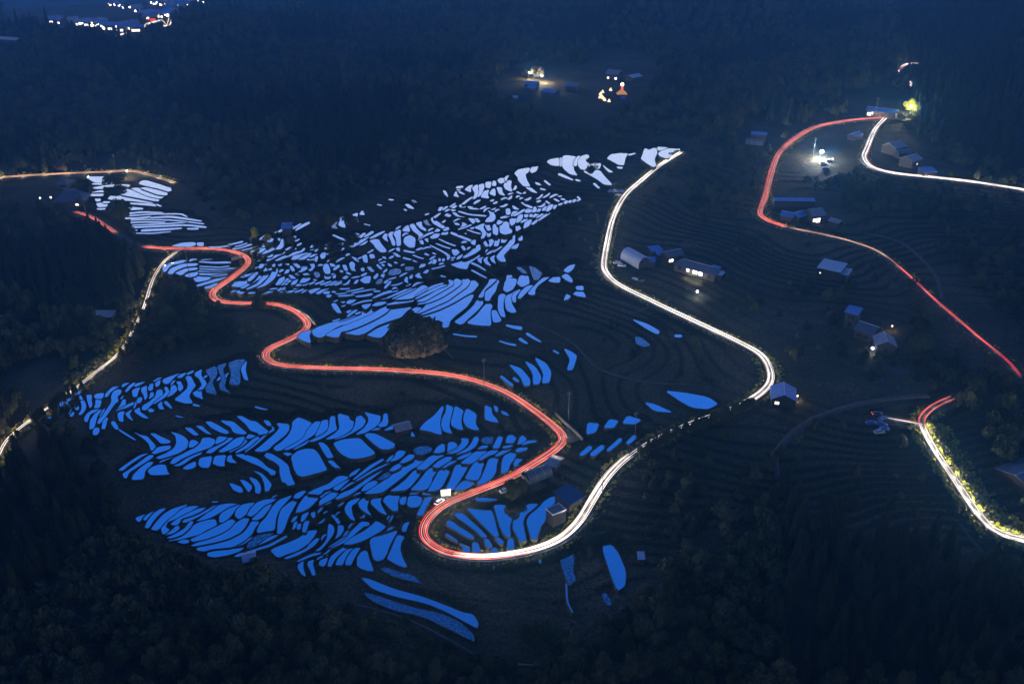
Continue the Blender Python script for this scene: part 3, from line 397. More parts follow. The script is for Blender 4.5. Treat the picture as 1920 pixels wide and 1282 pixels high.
M = dict(ground=ground_mat(), water=water_mat(), mud=water_mat(True),
    asphalt=mat('asphalt', (.045, .045, .048), .85, (.075, .072, .07), .8), path=mat('path_earth', (.045, .042, .04), .9, (.075, .07, .062), .5),
    bank=mat('terrace_bank', (.030, .036, .018), .95, (.080, .070, .040), .5, .25),
    leaf=leaf_mat('broadleaf', (.022, .032, .010), (.095, .095, .040)), conif=leaf_mat('cedar', (.012, .020, .008), (.034, .042, .017)),
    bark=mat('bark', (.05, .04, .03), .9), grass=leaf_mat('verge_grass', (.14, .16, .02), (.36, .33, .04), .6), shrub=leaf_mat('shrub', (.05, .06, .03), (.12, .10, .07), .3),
    rock=mat('rock', (.07, .06, .045), .9, (.22, .18, .13), .5, .5), conc=mat('concrete', (.13, .12, .11), .9, (.22, .21, .19), .7),
    wall=mat('plaster_wall', (.055, .05, .045), .9, (.09, .08, .07), .4), wood=mat('dark_wood', (.022, .019, .016), .85, (.038, .03, .025), 2.0),
    roofblue=mat('blue_metal_roof', (.035, .13, .36), .45, (.07, .22, .50), .9, 0, 0, .6), roofgrey=mat('grey_tile_roof', (.13, .15, .19), .5, (.19, .21, .25), .6, .05, 0, .6),
    roofdark=mat('dark_tile_roof', (.06, .075, .10), .5, (.09, .10, .13), .8, .05, 0, .5), roofpale=mat('pale_metal_roof', (.30, .36, .45), .4, (.36, .42, .5), .4, 0, 0, .6),
    metal=mat('galvanised_metal', (.35, .36, .38), .5, metallic=.6), pole=mat('pole_concrete', (.16, .155, .15), .85), glass=mat('dark_glass', (.02, .025, .03), .1, spec=.8),
    lit=emis('lit_window', (1.0, .86, .66), 3.2), litw=emis('lit_window_white', (1.0, .95, .90), 3.5), lampw=emis('lamp_white', (.95, .97, 1.0), 12), lampy=emis('lamp_warm', (1.0, .72, .38), 9),
    tred=emis_var('tail_light_trail', (1.0, .065, .06), 1.4), tpink=emis_var('pink_light_trail', (1.0, .38, .29), 1.6), twhite=emis_var('head_light_trail', (1.0, .90, .86), 1.75), twarm=emis_var('warm_light_trail', (1.0, .74, .44), 1.6),
    carw=mat('white_car_paint', (.75, .76, .78), .25, spec=.6), cars=mat('silver_car_paint', (.4, .42, .45), .3, metallic=.5), carb=mat('blue_car_paint', (.05, .12, .35), .25, spec=.6), card=mat('dark_car_paint', (.03, .03, .035), .25, spec=.6), tyre=mat('tyre', (.02, .02, .02), .9),
    tail=emis('tail_lamp', (1, .05, .04), 6), sign=mat('sign_board', (.7, .66, .6), .6), film=mat('greenhouse_film', (.06, .085, .12), .5, spec=.4), solar=mat('solar_panel', (.03, .05, .11), .2, spec=.7))
# ---------------------------------------------------------------- the lie of the land
def G(x, y, cx, cy, sx_, sy_, a): return a * np.exp(-((x - cx) / sx_) ** 2 - ((y - cy) / sy_) ** 2)
def sstep(a, b, t): t = np.clip((t - a) / (b - a), 0, 1); return t * t * (3 - 2 * t)
def H(x, y):
    x = np.asarray(x, float); y = np.asarray(y, float)
    h = 0.075 * (np.minimum(y, 760) - 450)
    h = h - 215 * sstep(760, 3000, y)
    h = h + 0.035 * np.clip(x - 60, -400, 400) * sstep(200, 420, y) * (1 - sstep(700, 1100, y))
    h = h + G(x, y, 120, 330, 90, 60, 7) + G(x, y, -170, 520, 80, 60, 6) + G(x, y, 150, 520, 60, 90, 6)
    h = h + G(x, y, 640, 860, 190, 250, 120)          # dark wooded hill, top right
    h = h + G(x, y, -340, 1050, 160, 130, 22) + G(x, y, 160, 1130, 250, 90, 44) + G(x, y, -120, 1350, 260, 80, 30) + G(x, y, -560, 1650, 330, 130, 24) + G(x, y, 800, 1700, 500, 260, 60) + G(x, y, 130, 1500, 300, 120, 14)
    h = h + 1.6 * np.sin(x / 37 + .6) * np.sin(y / 43 + 1.1) + .8 * np.sin(x / 17 + 2) * np.cos(y / 21) + (4.5 * np.sin(x / 110 + 1.7) * np.sin(y / 95)) * sstep(600, 900, y)
    h = h + 25 * sstep(200, 60, y) + 60 * sstep(60, -60, y) * 1.0
    return h
def unproj(u, v, z=None, dz=0.0):
    u = np.atleast_1d(np.asarray(u, float)); v = np.atleast_1d(np.asarray(v, float))
    dx = (u - 960) / F; dy = (641 - v) / F; cp, sp = math.cos(PITCH), math.sin(PITCH)
    D = np.stack([dx, cp + dy * sp, -sp + dy * cp], -1)
    if z is not None:
        t = (z - CAM[2]) / D[:, 2]; return CAM + D * t[:, None]
    T = np.geomspace(120, 9000, 500); res = np.full(len(u), np.nan)
    lo = np.full(len(u), T[0]); done = np.zeros(len(u), bool); hi = lo.copy()
    for a, b in zip(T[:-1], T[1:]):
        P = CAM + D * b; hit = (P[:, 2] < H(P[:, 0], P[:, 1]) + dz) & ~done
        lo[hit] = a; hi[hit] = b; done |= hit
        if done.all(): break
    for _ in range(24):
        m = (lo + hi) / 2; P = CAM + D * m[:, None]; below = P[:, 2] < H(P[:, 0], P[:, 1]) + dz
        hi = np.where(below, m, hi); lo = np.where(below, lo, m)
    return CAM + D * hi[:, None]
def proj(x, y, z):
    x = np.asarray(x, float); y = np.asarray(y, float) ; z = np.asarray(z, float) - CAM[2]; cp, sp = math.cos(PITCH), math.sin(PITCH)
    f = y * cp - z * sp; up = y * sp + z * cp; return 960 + F * x / f, 641 - F * up / f
def inpoly(px, py, poly):
    px = np.asarray(px); py = np.asarray(py); ins = np.zeros(px.shape, bool); n = len(poly)
    for i in range(n):
        x0, y0 = poly[i]; x1, y1 = poly[(i + 1) % n]
        if y0 == y1: continue
        c = ((y0 > py) != (y1 > py)) & (px < (x1 - x0) * (py - y0) / (y1 - y0) + x0); ins ^= c
    return ins
# ---------------------------------------------------------------- road alignments in metres
def smooth_line(pts, step=1.5, it=40):
    pts = np.asarray(pts, float); d = np.r_[0, np.cumsum(np.linalg.norm(np.diff(pts[:, :2], axis=0), axis=1))]
    n = max(4, int(d[-1] / step)); s = np.linspace(0, d[-1], n)
    # Catmull-Rom by centripetal resample
    P = []
    for t in s:
        i = min(len(d) - 2, max(0, np.searchsorted(d, t) - 1)); a = (t - d[i]) / max(1e-6, d[i + 1] - d[i])
        p0 = pts[max(i - 1, 0)]; p1 = pts[i]; p2 = pts[i + 1]; p3 = pts[min(i + 2, len(pts) - 1)]
        P.append(.5 * ((2 * p1) + (-p0 + p2) * a + (2 * p0 - 5 * p1 + 4 * p2 - p3) * a * a + (-p0 + 3 * p1 - 3 * p2 + p3) * a ** 3))
    P = np.array(P)
    z = P[:, 2].copy()
    for _ in range(it): z[1:-1] = (z[:-2] + z[2:]) / 2 * .5 + z[1:-1] * .5
    P[:, 2] = z
    for _ in range(3): P[1:-1, :2] = P[1:-1, :2] * .5 + (P[:-2, :2] + P[2:, :2]) * .25
    return P
def survey(px):
    a = np.array(px, float); return smooth_line(unproj(a[:, 0], a[:, 1]))
ROADS = dict(main=survey(ROAD_MAIN), left=survey(ROAD_LEFT), far=survey(ROAD_FAR), east=survey(ROAD_EAST), east2=survey(ROAD_EAST2), south=survey(ROAD_SOUTH), park=survey(ROAD_PARK), top=survey(ROAD_TOP))
RW = dict(main=4.6, left=3.4, far=4.2, east=4.4, east2=4.8, south=4.4, park=3.4, top=4)
# ---------------------------------------------------------------- terrain grid
def axis(a, b, step, lo, hi, grow=1.07, mx=60):
    mid = list(np.arange(a, b + step / 2, step)); L = []; x = a; s = step
    while x > lo: s = min(s * grow, mx); x -= s; L.append(x)
    R = []; x = b; s = step
    while x < hi: s = min(s * grow, mx); x += s; R.append(x)
    return np.array(L[::-1] + mid + R)
GX = axis(-300, 340, 1.0, -4200, 4200); GY = axis(185, 760, 1.0, -250, 7500)
XX, YY = np.meshgrid(GX, GY); ZZ = H(XX, YY)
PU, PV = proj(XX, YY, ZZ)
OPEN = [(120, 345), (165, 315), (330, 325), (400, 430), (560, 408), (700, 370), (900, 326), (1000, 298), (1180, 268), (1290, 268), (1400, 275), (1440, 250), (1480, 236), (1600, 212), (1690, 215), (1720, 280), (1950, 350), (1950, 720), (1780, 735), (1950, 985), (1900, 1050),
        (1700, 1010), (1500, 960), (1380, 960), (1280, 1020), (1200, 1120), (1000, 1190), (900, 1225), (700, 1140), (560, 1085), (440, 1048), (300, 990), (245, 965), (225, 905), (290, 860), (170, 820), (90, 800), (150, 735), (320, 695), (480, 665), (500, 640), (560, 610), (470, 585), (390, 572), (300, 505), (330, 480), (260, 440), (240, 410), (170, 370)]
openm = inpoly(PU, PV, OPEN) & (YY > 150)
# stepped terraces wherever the slope is farmed
step = .75; q = (ZZ + .55 * np.sin(XX / 23 + 1.3 * np.sin(YY / 31)) * np.sin(YY / 19 + .7) + .3 * np.sin(XX / 9.5 + YY / 13)) / step * (1 + 0 * ZZ); fr = q - np.floor(q); zt = ZZ + step * (sstep(.70, 1.0, fr) - fr) * (.55 + .45 * np.sin(XX / 61 + 2) * np.sin(YY / 47))
w = openm.astype(float)
for _ in range(3): w[1:-1, 1:-1] = (w[:-2, 1:-1] + w[2:, 1:-1] + w[1:-1, :-2] + w[1:-1, 2:] + w[1:-1, 1:-1]) / 5
ZZ = ZZ * (1 - w) + zt * w
# paddies
def chaikin(P, it=1):
    for _ in range(it):
        Q = np.roll(P, -1, axis=0); P = np.stack([P * .84 + Q * .16, P * .16 + Q * .84], 1).reshape(-1, 2)
    return P
def parse():
    out = []
    for (ox, oy, s), txt in PADDY.items():
        for it in txt.replace('\n', ';').split(';'):
            it = it.split()
            if not it: continue
            k = it[0]; a = np.array(list(map(float, it[1:])))
            if k == 's':
                a = a.reshape(-1, 3); c = a[:, :2]; wd = a[:, 2] / 2
                if len(c) == 2: c = np.array([c[0], (c[0] + c[1]) / 2 + np.array([0, 0.03 * abs(c[1][0] - c[0][0])]), c[1]]); wd = np.array([wd[0], (wd[0] + wd[1]) / 2 * 1.1, wd[1]])
                t = np.gradient(c, axis=0); t /= np.linalg.norm(t, axis=1)[:, None] + 1e-9; nrm = np.stack([-t[:, 1], t[:, 0]], 1)
                L = c + nrm * wd[:, None]; R = c - nrm * wd[:, None]
                P = np.vstack([[c[0] - t[0] * wd[0] * .8], L, [c[-1] + t[-1] * wd[-1] * .8], R[::-1]])
            else: P = a.reshape(-1, 2)
            P = P / s + np.array([ox, oy]); out.append((k, chaikin(P, 1)))
    return out
def area(P): x, y = P[:, 0], P[:, 1]; return .5 * np.sum(x * np.roll(y, -1) - np.roll(x, -1) * y)
def offset(P, d):
    if area(P) < 0: P = P[::-1]
    e = np.roll(P, -1, axis=0) - P; e /= np.linalg.norm(e, axis=1)[:, None] + 1e-9; n = np.stack([e[:, 1], -e[:, 0]], 1)
    m = n + np.roll(n, 1, axis=0); l = np.linalg.norm(m, axis=1)[:, None]; m = m / np.maximum(l, .7); return P + m * d, P
POOLS = []
PARSED = parse()
# the crowded parts hold many more slivers between the larger paddies: fill the free ground with them
OCC = np.zeros((1282, 1920), bool)
def raster(Q, pad_, target):
    x0, y0 = np.floor(Q.min(0) - pad_ - 1).astype(int); x1, y1 = np.ceil(Q.max(0) + pad_ + 1).astype(int); x0 = max(x0, 0); y0 = max(y0, 0); x1 = min(x1, 1919); y1 = min(y1, 1281)
    if x1 <= x0 or y1 <= y0: return
    gx, gy = np.meshgrid(np.arange(x0, x1), np.arange(y0, y1)); m_ = np.zeros(gx.shape, bool)
    for ddx, ddy in ((0, 0), (pad_, 0), (-pad_, 0), (0, pad_), (0, -pad_), (pad_ * .7, pad_ * .7), (-pad_ * .7, -pad_ * .7)): m_ |= inpoly(gx - ddx, gy - ddy, Q)
    target[y0:y1, x0:x1] |= m_
for k, P in PARSED: raster(P, 1.5, OCC)
for nme_, P_ in ROADS.items():
    pu_, pv_ = proj(P_[:, 0], P_[:, 1], P_[:, 2]); wv = RW[nme_] * F / np.hypot(P_[:, 0], P_[:, 1])
    for a_, b_, c_ in zip(pu_, pv_, wv):
        if 0 < a_ < 1920 and 0 < b_ < 1282: c_ = int(c_ * .9) + 2; OCC[max(0, int(b_) - c_):int(b_) + c_, max(0, int(a_) - c_):int(a_) + c_] = True
FILLZ = [([(475, 455), (560, 440), (600, 458), (690, 450), (780, 408), (860, 378), (960, 352), (1085, 372), (1000, 418), (970, 465), (880, 500), (800, 498), (760, 520), (640, 530), (560, 545), (430, 552), (470, 500)], -26, 9, 1500, 6, 18),
         ([(115, 760), (160, 740), (260, 720), (400, 690), (455, 682), (440, 715), (330, 765), (240, 785), (190, 800)], -58, 10, 260, 7, 18), ([(850, 360), (950, 328), (980, 362), (900, 378)], -60, 12, 90, 5, 12),
         ([(500, 935), (700, 872), (1000, 822), (975, 860), (820, 935), (640, 980), (560, 1005), (470, 990)], -36, 8, 260, 8, 24), ([(300, 480), (430, 480), (400, 540), (350, 530)], -10, 6, 150, 8, 22), ([(620, 560), (780, 520), (800, 540), (640, 590)], -14, 6, 260, 8, 24), ([(560, 1000), (760, 930), (780, 985), (700, 1060), (570, 1065)], -50, 10, 90, 8, 20)]
rf = np.random.default_rng(77)
for poly_, ang_, spread_, n_try, l0, l1 in FILLZ:
    a_ = np.array(poly_, float); lo_, hi_ = a_.min(0), a_.max(0)
    for _ in range(n_try):
        c_ = rf.uniform(lo_, hi_)
        if OCC[int(c_[1]), int(c_[0])] or not inpoly(np.array([c_[0]]), np.array([c_[1]]), poly_)[0]: continue
        L_ = rf.uniform(l0, l1); th = math.radians(ang_ + rf.normal() * spread_); w_ = rf.uniform(.8, 1.7); bend = rf.normal() * .12 * L_
        t_ = np.linspace(-1, 1, 6); cx_ = c_[0] + t_ * L_ / 2 * math.cos(th) - bend * (1 - t_ ** 2) * math.sin(th); cy_ = c_[1] + t_ * L_ / 2 * math.sin(th) + bend * (1 - t_ ** 2) * math.cos(th); ww_ = w_ * (1 - .75 * t_ ** 4)
        up = np.stack([cx_ - math.sin(th) * ww_, cy_ + math.cos(th) * ww_], 1); dn = np.stack([cx_ + math.sin(th) * ww_, cy_ - math.cos(th) * ww_], 1); Q = np.vstack([up, dn[::-1]])
        qi = Q.astype(int)
        if OCC[qi[:, 1], qi[:, 0]].any() or OCC[cy_.astype(int), cx_.astype(int)].any(): continue
        PARSED.append(('p', Q)); raster(Q, 1.3, OCC)
print('paddies', len(PARSED))
CW = np.array([unproj(*P.mean(0))[0] for k, P in PARSED]); HZ = H(CW[:, 0], CW[:, 1]) + .10; NZ = HZ.copy()
OUTL = [unproj(P[:, 0], P[:, 1], z=h)[:, :2] for (k, P), h in zip(PARSED, HZ)]
NB_ = []
for i, O_ in enumerate(OUTL):
    near = np.where(np.hypot(*(CW[:, :2] - CW[i, :2]).T) < 45)[0]
    NB_.append([j for j in near if j != i and np.min(np.hypot(O_[:, None, 0] - OUTL[j][None, :, 0], O_[:, None, 1] - OUTL[j][None, :, 1])) < 2.6])
for _ in range(12): NZ = np.array([.35 * HZ[i] + .65 * NZ[n_].mean() if n_ else HZ[i] for i, n_ in enumerate(NB_)])
NZ = NZ + rng.uniform(-.1, .1, len(NZ))
for (k, P), z, base in zip(PARSED, NZ, CW):
    z = float(z); W = unproj(P[:, 0], P[:, 1], z=z)[:, :2]
    if area(W) < 0: W = W[::-1]
    if abs(area(W)) < .3: continue
    W = offset(W, .29 * (math.hypot(base[0], base[1]) / 500) ** 2 + .02)[0]
    POOLS.append((k, W, z))
POOLS.sort(key=lambda t: -t[2])
for k, W, z in POOLS:
    out_, W2 = offset(W, 3.8); x0, y0 = out_.min(0) - 1; x1, y1 = out_.max(0) + 1
    i0, i1 = np.searchsorted(GX, [x0, x1]); j0, j1 = np.searchsorted(GY, [y0, y1])
    Z = ZZ[j0:j1, i0:i1]
    for dd, top in ((3.6, .22), (2.2, -.04), (1.1, -.25)):
        sub = inpoly(XX[j0:j1, i0:i1], YY[j0:j1, i0:i1], offset(W, dd)[0]); Z[sub] = np.minimum(Z[sub], z + top)
# roads flatten the ground
Dr = np.full(ZZ.shape, 1e9); Zr = ZZ.copy()
for nme, P in ROADS.items():
    for x, y, z in P:
        i0, i1 = np.searchsorted(GX, [x - 9, x + 9]); j0, j1 = np.searchsorted(GY, [y - 9, y + 9])
        d = np.hypot(XX[j0:j1, i0:i1] - x, YY[j0:j1, i0:i1] - y) - RW[nme] / 2; D = Dr[j0:j1, i0:i1]; b = d < D; D[b] = d[b]; Zr[j0:j1, i0:i1][b] = z
k_ = sstep(5.5, 1.2, Dr); ZZ = ZZ * (1 - k_) + (Zr - .15) * k_
ny, nx = XX.shape
idx = np.arange(nx * ny).reshape(ny, nx); Fq = np.stack([idx[:-1, :-1], idx[:-1, 1:], idx[1:, 1:], idx[1:, :-1]], -1).reshape(-1, 4)
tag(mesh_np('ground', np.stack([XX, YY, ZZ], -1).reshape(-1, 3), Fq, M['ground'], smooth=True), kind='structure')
def ground(x, y):
    x = np.asarray(x, float); y = np.asarray(y, float)
    i = np.clip(np.searchsorted(GX, x) - 1, 0, nx - 2); j = np.clip(np.searchsorted(GY, y) - 1, 0, ny - 2)
    a = (x - GX[i]) / (GX[i + 1] - GX[i]); b = (y - GY[j]) / (GY[j + 1] - GY[j])
    return ZZ[j, i] * (1 - a) * (1 - b) + ZZ[j, i + 1] * a * (1 - b) + ZZ[j + 1, i] * (1 - a) * b + ZZ[j + 1, i + 1] * a * b
def gz(x, y): return float(ground(x, y))
def at(u, v):
    p = unproj(u, v)[0]; return Vector((p[0], p[1], gz(p[0], p[1])))
# paddies: water sheet + earth bank round each
bank = MB()
for n_, (k, W, z) in enumerate(POOLS):
    me = bpy.data.meshes.new('paddy_water'); me.from_pydata([(x, y, z) for x, y in W], [], [tuple(range(len(W)))]); me.materials.append(M['mud' if k == 'm' else 'water'])
    o = bpy.data.objects.new('paddy_water', me); col.objects.link(o); tag(o, kind='structure')
    O, W2 = offset(W, .22); n = len(W2); vs = [(x, y, z + .10) for x, y in O] + [(x, y, z + .07) for x, y in W2] + [(x, y, z - .05) for x, y in W2] + [(x, y, z - 2.6) for x, y in offset(W, .34)[0]]
    fs = []
    for i in range(n):
        j = (i + 1) % n; fs += [(i, j, n + j, n + i), (n + i, n + j, 2 * n + j, 2 * n + i), (3 * n + i, 3 * n + j, j, i)]
    bank.add(vs, fs)
tag(bank.build('terrace_banks', M['bank']), kind='structure')
# roads
def ribbon(name, P, w, m, dz=0.0):
    t = np.gradient(P[:, :2], axis=0); t /= np.linalg.norm(t, axis=1)[:, None]; nr = np.stack([-t[:, 1], t[:, 0]], 1)
    L = np.c_[P[:, :2] + nr * w / 2, P[:, 2] + dz]; R = np.c_[P[:, :2] - nr * w / 2, P[:, 2] + dz]; n = len(P)
    L2 = L - [0, 0, .6]; R2 = R - [0, 0, .6]; V = np.vstack([L, R, L2, R2]); a = np.arange(n - 1)
    Fq = np.vstack([np.stack([n + a, n + a + 1, a + 1, a], 1), np.stack([a, a + 1, 2 * n + a + 1, 2 * n + a], 1), np.stack([3 * n + a, 3 * n + a + 1, n + a + 1, n + a], 1)])
    return mesh_np(name, V, Fq, m)
for i, (nme, P) in enumerate(ROADS.items()): tag(ribbon('road', P, RW[nme], M['asphalt'], -.004 * i), kind='structure')
# ---------------------------------------------------------------- light trails of the cars
def strand(P, off, h, r, m, parent, i0=0, i1=None, wob=.12, seed=0):
    rs = np.random.default_rng(seed); P = P[i0:i1]; t = np.gradient(P[:, :2], axis=0); t /= np.linalg.norm(t, axis=1)[:, None] + 1e-9; nr = np.stack([-t[:, 1], t[:, 0]], 1)
    s = np.arange(len(P)); o = off + wob * np.sin(s / 9 + rs.uniform(0, 6)) + wob * .6 * np.sin(s / 4.1 + rs.uniform(0, 6))
    C = np.c_[P[:, :2] + nr * o[:, None], P[:, 2] + h]; n = len(C); k = 5; ang = np.arange(k) * 2 * math.pi / k
    taper = np.clip(np.minimum(s, s[::-1]) / 3, .2, 1)
    V = (C[:, None, :] + (nr[:, None, :] * np.cos(ang)[None, :, None] * (r * taper)[:, None, None]) @ np.array([[1, 0, 0], [0, 1, 0]]) + np.stack([0 * ang, 0 * ang, np.sin(ang)], -1)[None] * (r * taper)[:, None, None]).reshape(-1, 3)
    a = (np.arange(n - 1)[:, None] * k + np.arange(k)[None]); b = (np.arange(n - 1)[:, None] * k + (np.arange(k) + 1)[None] % k)
    return mesh_np('light_strand', V, np.stack([a, b, b + k, a + k], -1).reshape(-1, 4), m, parent)
def idx_at(P, u, v):
    pu, pv = proj(P[:, 0], P[:, 1], P[:, 2]); return int(np.argmin((pu - u) ** 2 + (pv - v) ** 2))
def trail(P, label, strands, i0=0, i1=None, lamp=None, spacing=8.0, seed=0):
    i1 = len(P) if i1 is None else i1; e = empty('light_trail', (0, 0, 0)); tag(e, label, 'light trail')
    for j, (off, h, r, m, a, b) in enumerate(strands):
        n = i1 - i0; strand(P, off, h, r, M[m], e, i0 + int(a * n), i0 + int(b * n), seed=seed * 31 + j)
    if lamp:
        energy, c = lamp; seg = P[i0:i1]; d = np.r_[0, np.cumsum(np.linalg.norm(np.diff(seg, axis=0), axis=1))]
        for t in np.arange(spacing / 2, d[-1], spacing):
            i = np.searchsorted(d, t); i = min(i, len(seg) - 1)
            ld = bpy.data.lights.new('headlight_glow', 'POINT'); ld.energy = energy * 3.6; ld.color = c; ld.shadow_soft_size = .35
            lo = bpy.data.objects.new('headlight_glow', ld); col.objects.link(lo); lo.parent = e; lo.location = (seg[i][0], seg[i][1], seg[i][2] + 1.3)
    return e
WARM = (1.0, .78, .50); WHT = (1.0, .90, .76)
R = ROADS['main']; hid0 = idx_at(R, 222, 440); hid1 = idx_at(R, 270, 464); iend = idx_at(R, 1010, 1030); ihair = idx_at(R, 850, 1040); iu = idx_at(R, 1187, 851)
redset = [(-1.5, .8, .12, 'tred', 0, 1), (-.9, .7, .085, 'tpink', 0, 1), (-.1, .6, .13, 'tred', 0, 1), (.5, .8, .075, 'tpink', 0, 1), (1.1, .7, .11, 'tred', 0, 1), (1.5, .55, .07, 'tpink', .1, .9)]
whiteset = [(-1.35, .6, .10, 'twhite', 0, 1), (-.75, .7, .23, 'twhite', 0, 1), (.55, .6, .14, 'twhite', 0, 1), (1.0, .7, .23, 'twhite', 0, 1), (1.5, .6, .06, 'twarm', 0, 1), (-.2, .8, .035, 'twarm', 0, 1)]
trail(R, 'short red light trail descending from the temple roof into dark cedars', redset[:4], idx_at(R, 140, 398), hid0, (110, WARM), 12, 1)
trail(R, 'long winding red and pink light trail snaking through the terraces to the hairpin', redset, hid1, iend, (260, WARM), 8, 2)
trail(R, 'thick white light trail rising from the hairpin past the boxy concrete house', whiteset, ihair, iu, (260, WHT), 7, 3)
ih = idx_at(R, 1398, 755)
trail(R, 'thin broken white light trail behind bushes between the hairpin and the blue hut', [(-.5, .6, .07, 'twhite', 0, 1), (.6, .6, .06, 'twhite', 0, 1)], iu - 2, ih + 3, (15, WHT), 10, 14)
trail(R, 'broad white light trail bending down from the ridge to the blue roofed hut', whiteset, ih, len(R), (240, WHT), 7.5, 4)
trail(ROADS['left'], 'narrow warm white light trail broken by trees on the left edge', [(-.6, .6, .10, 'twhite', 0, 1), (.5, .7, .11, 'twhite', 0, 1), (0, .9, .06, 'twarm', 0, 1)], 0, None, (220, WARM), 8, 5)
trail(ROADS['far'], 'faint far light trail above the upper left paddies', [(-.8, .6, .10, 'twarm', 0, 1), (.3, .7, .09, 'tred', 0, .8), (.9, .7, .10, 'twarm', 0, 1)], 0, None, (420, WARM), 14, 6)
RE = ROADS['east']; ie = idx_at(RE, 1480, 428)
trail(RE, 'red light trail curving down the eastern hamlet around the lamp post', redset, 0, ie, (260, WARM), 10, 7)
trail(RE, 'thin red light trail running straight down the dark eastern slope', [(-.5, .6, .09, 'twarm', 0, .35), (.2, .7, .07, 'tpink', 0, .5), (-.5, .7, .10, 'tred', .38, 1), (.5, .7, .09, 'tred', .38, 1), (0, .7, .06, 'tpink', .5, .9)], ie, None, (50, WARM), 14, 8)
trail(ROADS['east2'], 'dazzling white light trail swinging right beneath the grey roofed houses', whiteset + [(1.9, .6, .07, 'tred', .3, .8)], 0, None, (320, WHT), 9, 9)
RS = ROADS['south']; isx = idx_at(RS, 1730, 797)
trail(RS, 'pair of white light bands between yellow verges in the lower right corner', [(-1.0, .6, .20, 'twhite', 0, 1), (-.7, .8, .16, 'twhite', 0, 1), (1.0, .6, .18, 'twhite', 0, 1), (.75, .8, .10, 'twhite', 0, 1)], isx, None, (760, WHT), 6, 10)
trail(RS, 'forked red light trail above the parked cars', [(-1.3, .7, .13, 'tred', 0, 1), (-.9, .75, .07, 'tpink', 0, 1), (.8, .7, .13, 'tred', 0, 1), (1.1, .7, .06, 'tpink', 0, 1)], 0, isx + 2, (70, WARM), 8, 11)
trail(ROADS['park'], 'short white light trail leading to the parked cars', [(0, .6, .11, 'twhite', 0, 1), (-.7, .7, .07, 'twhite', 0, 1), (.8, .7, .07, 'tred', .4, 1)], 0, None, (90, WHT), 8, 12)
trail(ROADS['top'], 'tiny hooked white and red light trail beside the dark wooded hill', [(-.9, .6, .28, 'twhite', 0, 1), (.1, .6, .2, 'tred', 0, 1), (1.0, .6, .28, 'twhite', 0, 1)], 0, None, (250, WHT), 12, 13)
# ---------------------------------------------------------------- woods
def lump_crown(n, size, r=1.0, hgt=1.0, seed=0, blobs=9):
    """leaf clumps spread over a crown of several uneven boughs; returns quads for a tree of radius 1, height ~1.0"""
    rs = np.random.default_rng(seed); C = []; 
    for _ in range(blobs):
        a = rs.uniform(0, 2 * math.pi); q = rs.uniform(0, .62); C.append((q * math.cos(a), q * math.sin(a), rs.uniform(.35, .82) - q * .25, rs.uniform(.26, .46)))
    C = np.array(C); b = rs.integers(0, blobs, n); d = rs.normal(size=(n, 3)); d /= np.linalg.norm(d, axis=1)[:, None]; d[:, 2] = np.where(d[:, 2] < -.25, -d[:, 2], d[:, 2])
    rad = C[b, 3] * rs.uniform(.75, 1.08, n); P = C[b, :3] + d * rad[:, None] * np.array([1, 1, .75])
    nrm = d + rs.normal(size=(n, 3)) * .45; nrm /= np.linalg.norm(nrm, axis=1)[:, None]
    a = np.cross(nrm, rs.normal(size=(n, 3))); a /= np.linalg.norm(a, axis=1)[:, None]; c = np.cross(nrm, a); s = size * rs.uniform(.6, 1.4, n)[:, None]
    V = np.stack([P - a * s - c * s * .7, P + a * s * .8 - c * s, P + a * s + c * s * .8, P - a * s * .7 + c * s], 1)
    return V  # (n,4,3)
def cone_crown(n, size, seed=0):
    rs = np.random.default_rng(seed); t = rs.uniform(0, 1, n) ** .8; t = 1 - t; z = .12 + .88 * t; lay = .85 + .15 * np.sin(z * 40); rad = (1 - t) ** .8 * lay * rs.uniform(.65, 1.05, n)
    a = rs.uniform(0, 2 * math.pi, n); P = np.stack([rad * np.cos(a), rad * np.sin(a), z], 1); rd = np.stack([np.cos(a), np.sin(a), -.2 + 0 * a], 1)
    nrm = np.stack([np.cos(a) * .75, np.sin(a) * .75, .65 + 0 * a], 1) + rs.normal(size=(n, 3)) * .3; nrm /= np.linalg.norm(nrm, axis=1)[:, None]
    tg = np.cross(nrm, rd); tg /= np.linalg.norm(tg, axis=1)[:, None]; rd2 = np.cross(tg, nrm); s = size * rs.uniform(.6, 1.3, n)[:, None] * (1.25 - t)[:, None]
    return np.stack([P - tg * s, P - rd2 * s * .9, P + tg * s, P + rd2 * s * 1.1], 1)
def scatter(name, xs, ys, hs, ws, kinds, protos, label, cat, mats, kind='stuff'):
    xs = np.asarray(xs); V = []; 
    MI = []
    for k, pr in enumerate(protos):
        m = kinds == k
        if not m.any(): continue
        n = m.sum(); ang = rng.uniform(0, 2 * math.pi, n); ca, sa = np.cos(ang), np.sin(ang)
        sx_ = ws[m]; Z = ground(xs[m], ys[m])
        X = (pr[None, ..., 0] * ca[:, None, None] - pr[None, ..., 1] * sa[:, None, None]) * sx_[:, None, None] + xs[m][:, None, None]
        Y = (pr[None, ..., 0] * sa[:, None, None] + pr[None, ..., 1] * ca[:, None, None]) * sx_[:, None, None] + ys[m][:, None, None]
        ZZ_ = pr[None, ..., 2] * hs[m][:, None, None] + Z[:, None, None] - .3
        Vk = np.stack([X, Y, ZZ_], -1).reshape(-1, 3); V.append(Vk); MI.append(np.full(len(Vk) // 4, 0 if k < len(protos) // 2 else 1))
    V = np.vstack(V); o = mesh_np(name, V, np.arange(len(V)).reshape(-1, 4), mats, matidx=np.concatenate(MI)); tag(o, label, cat, kind=kind); return o
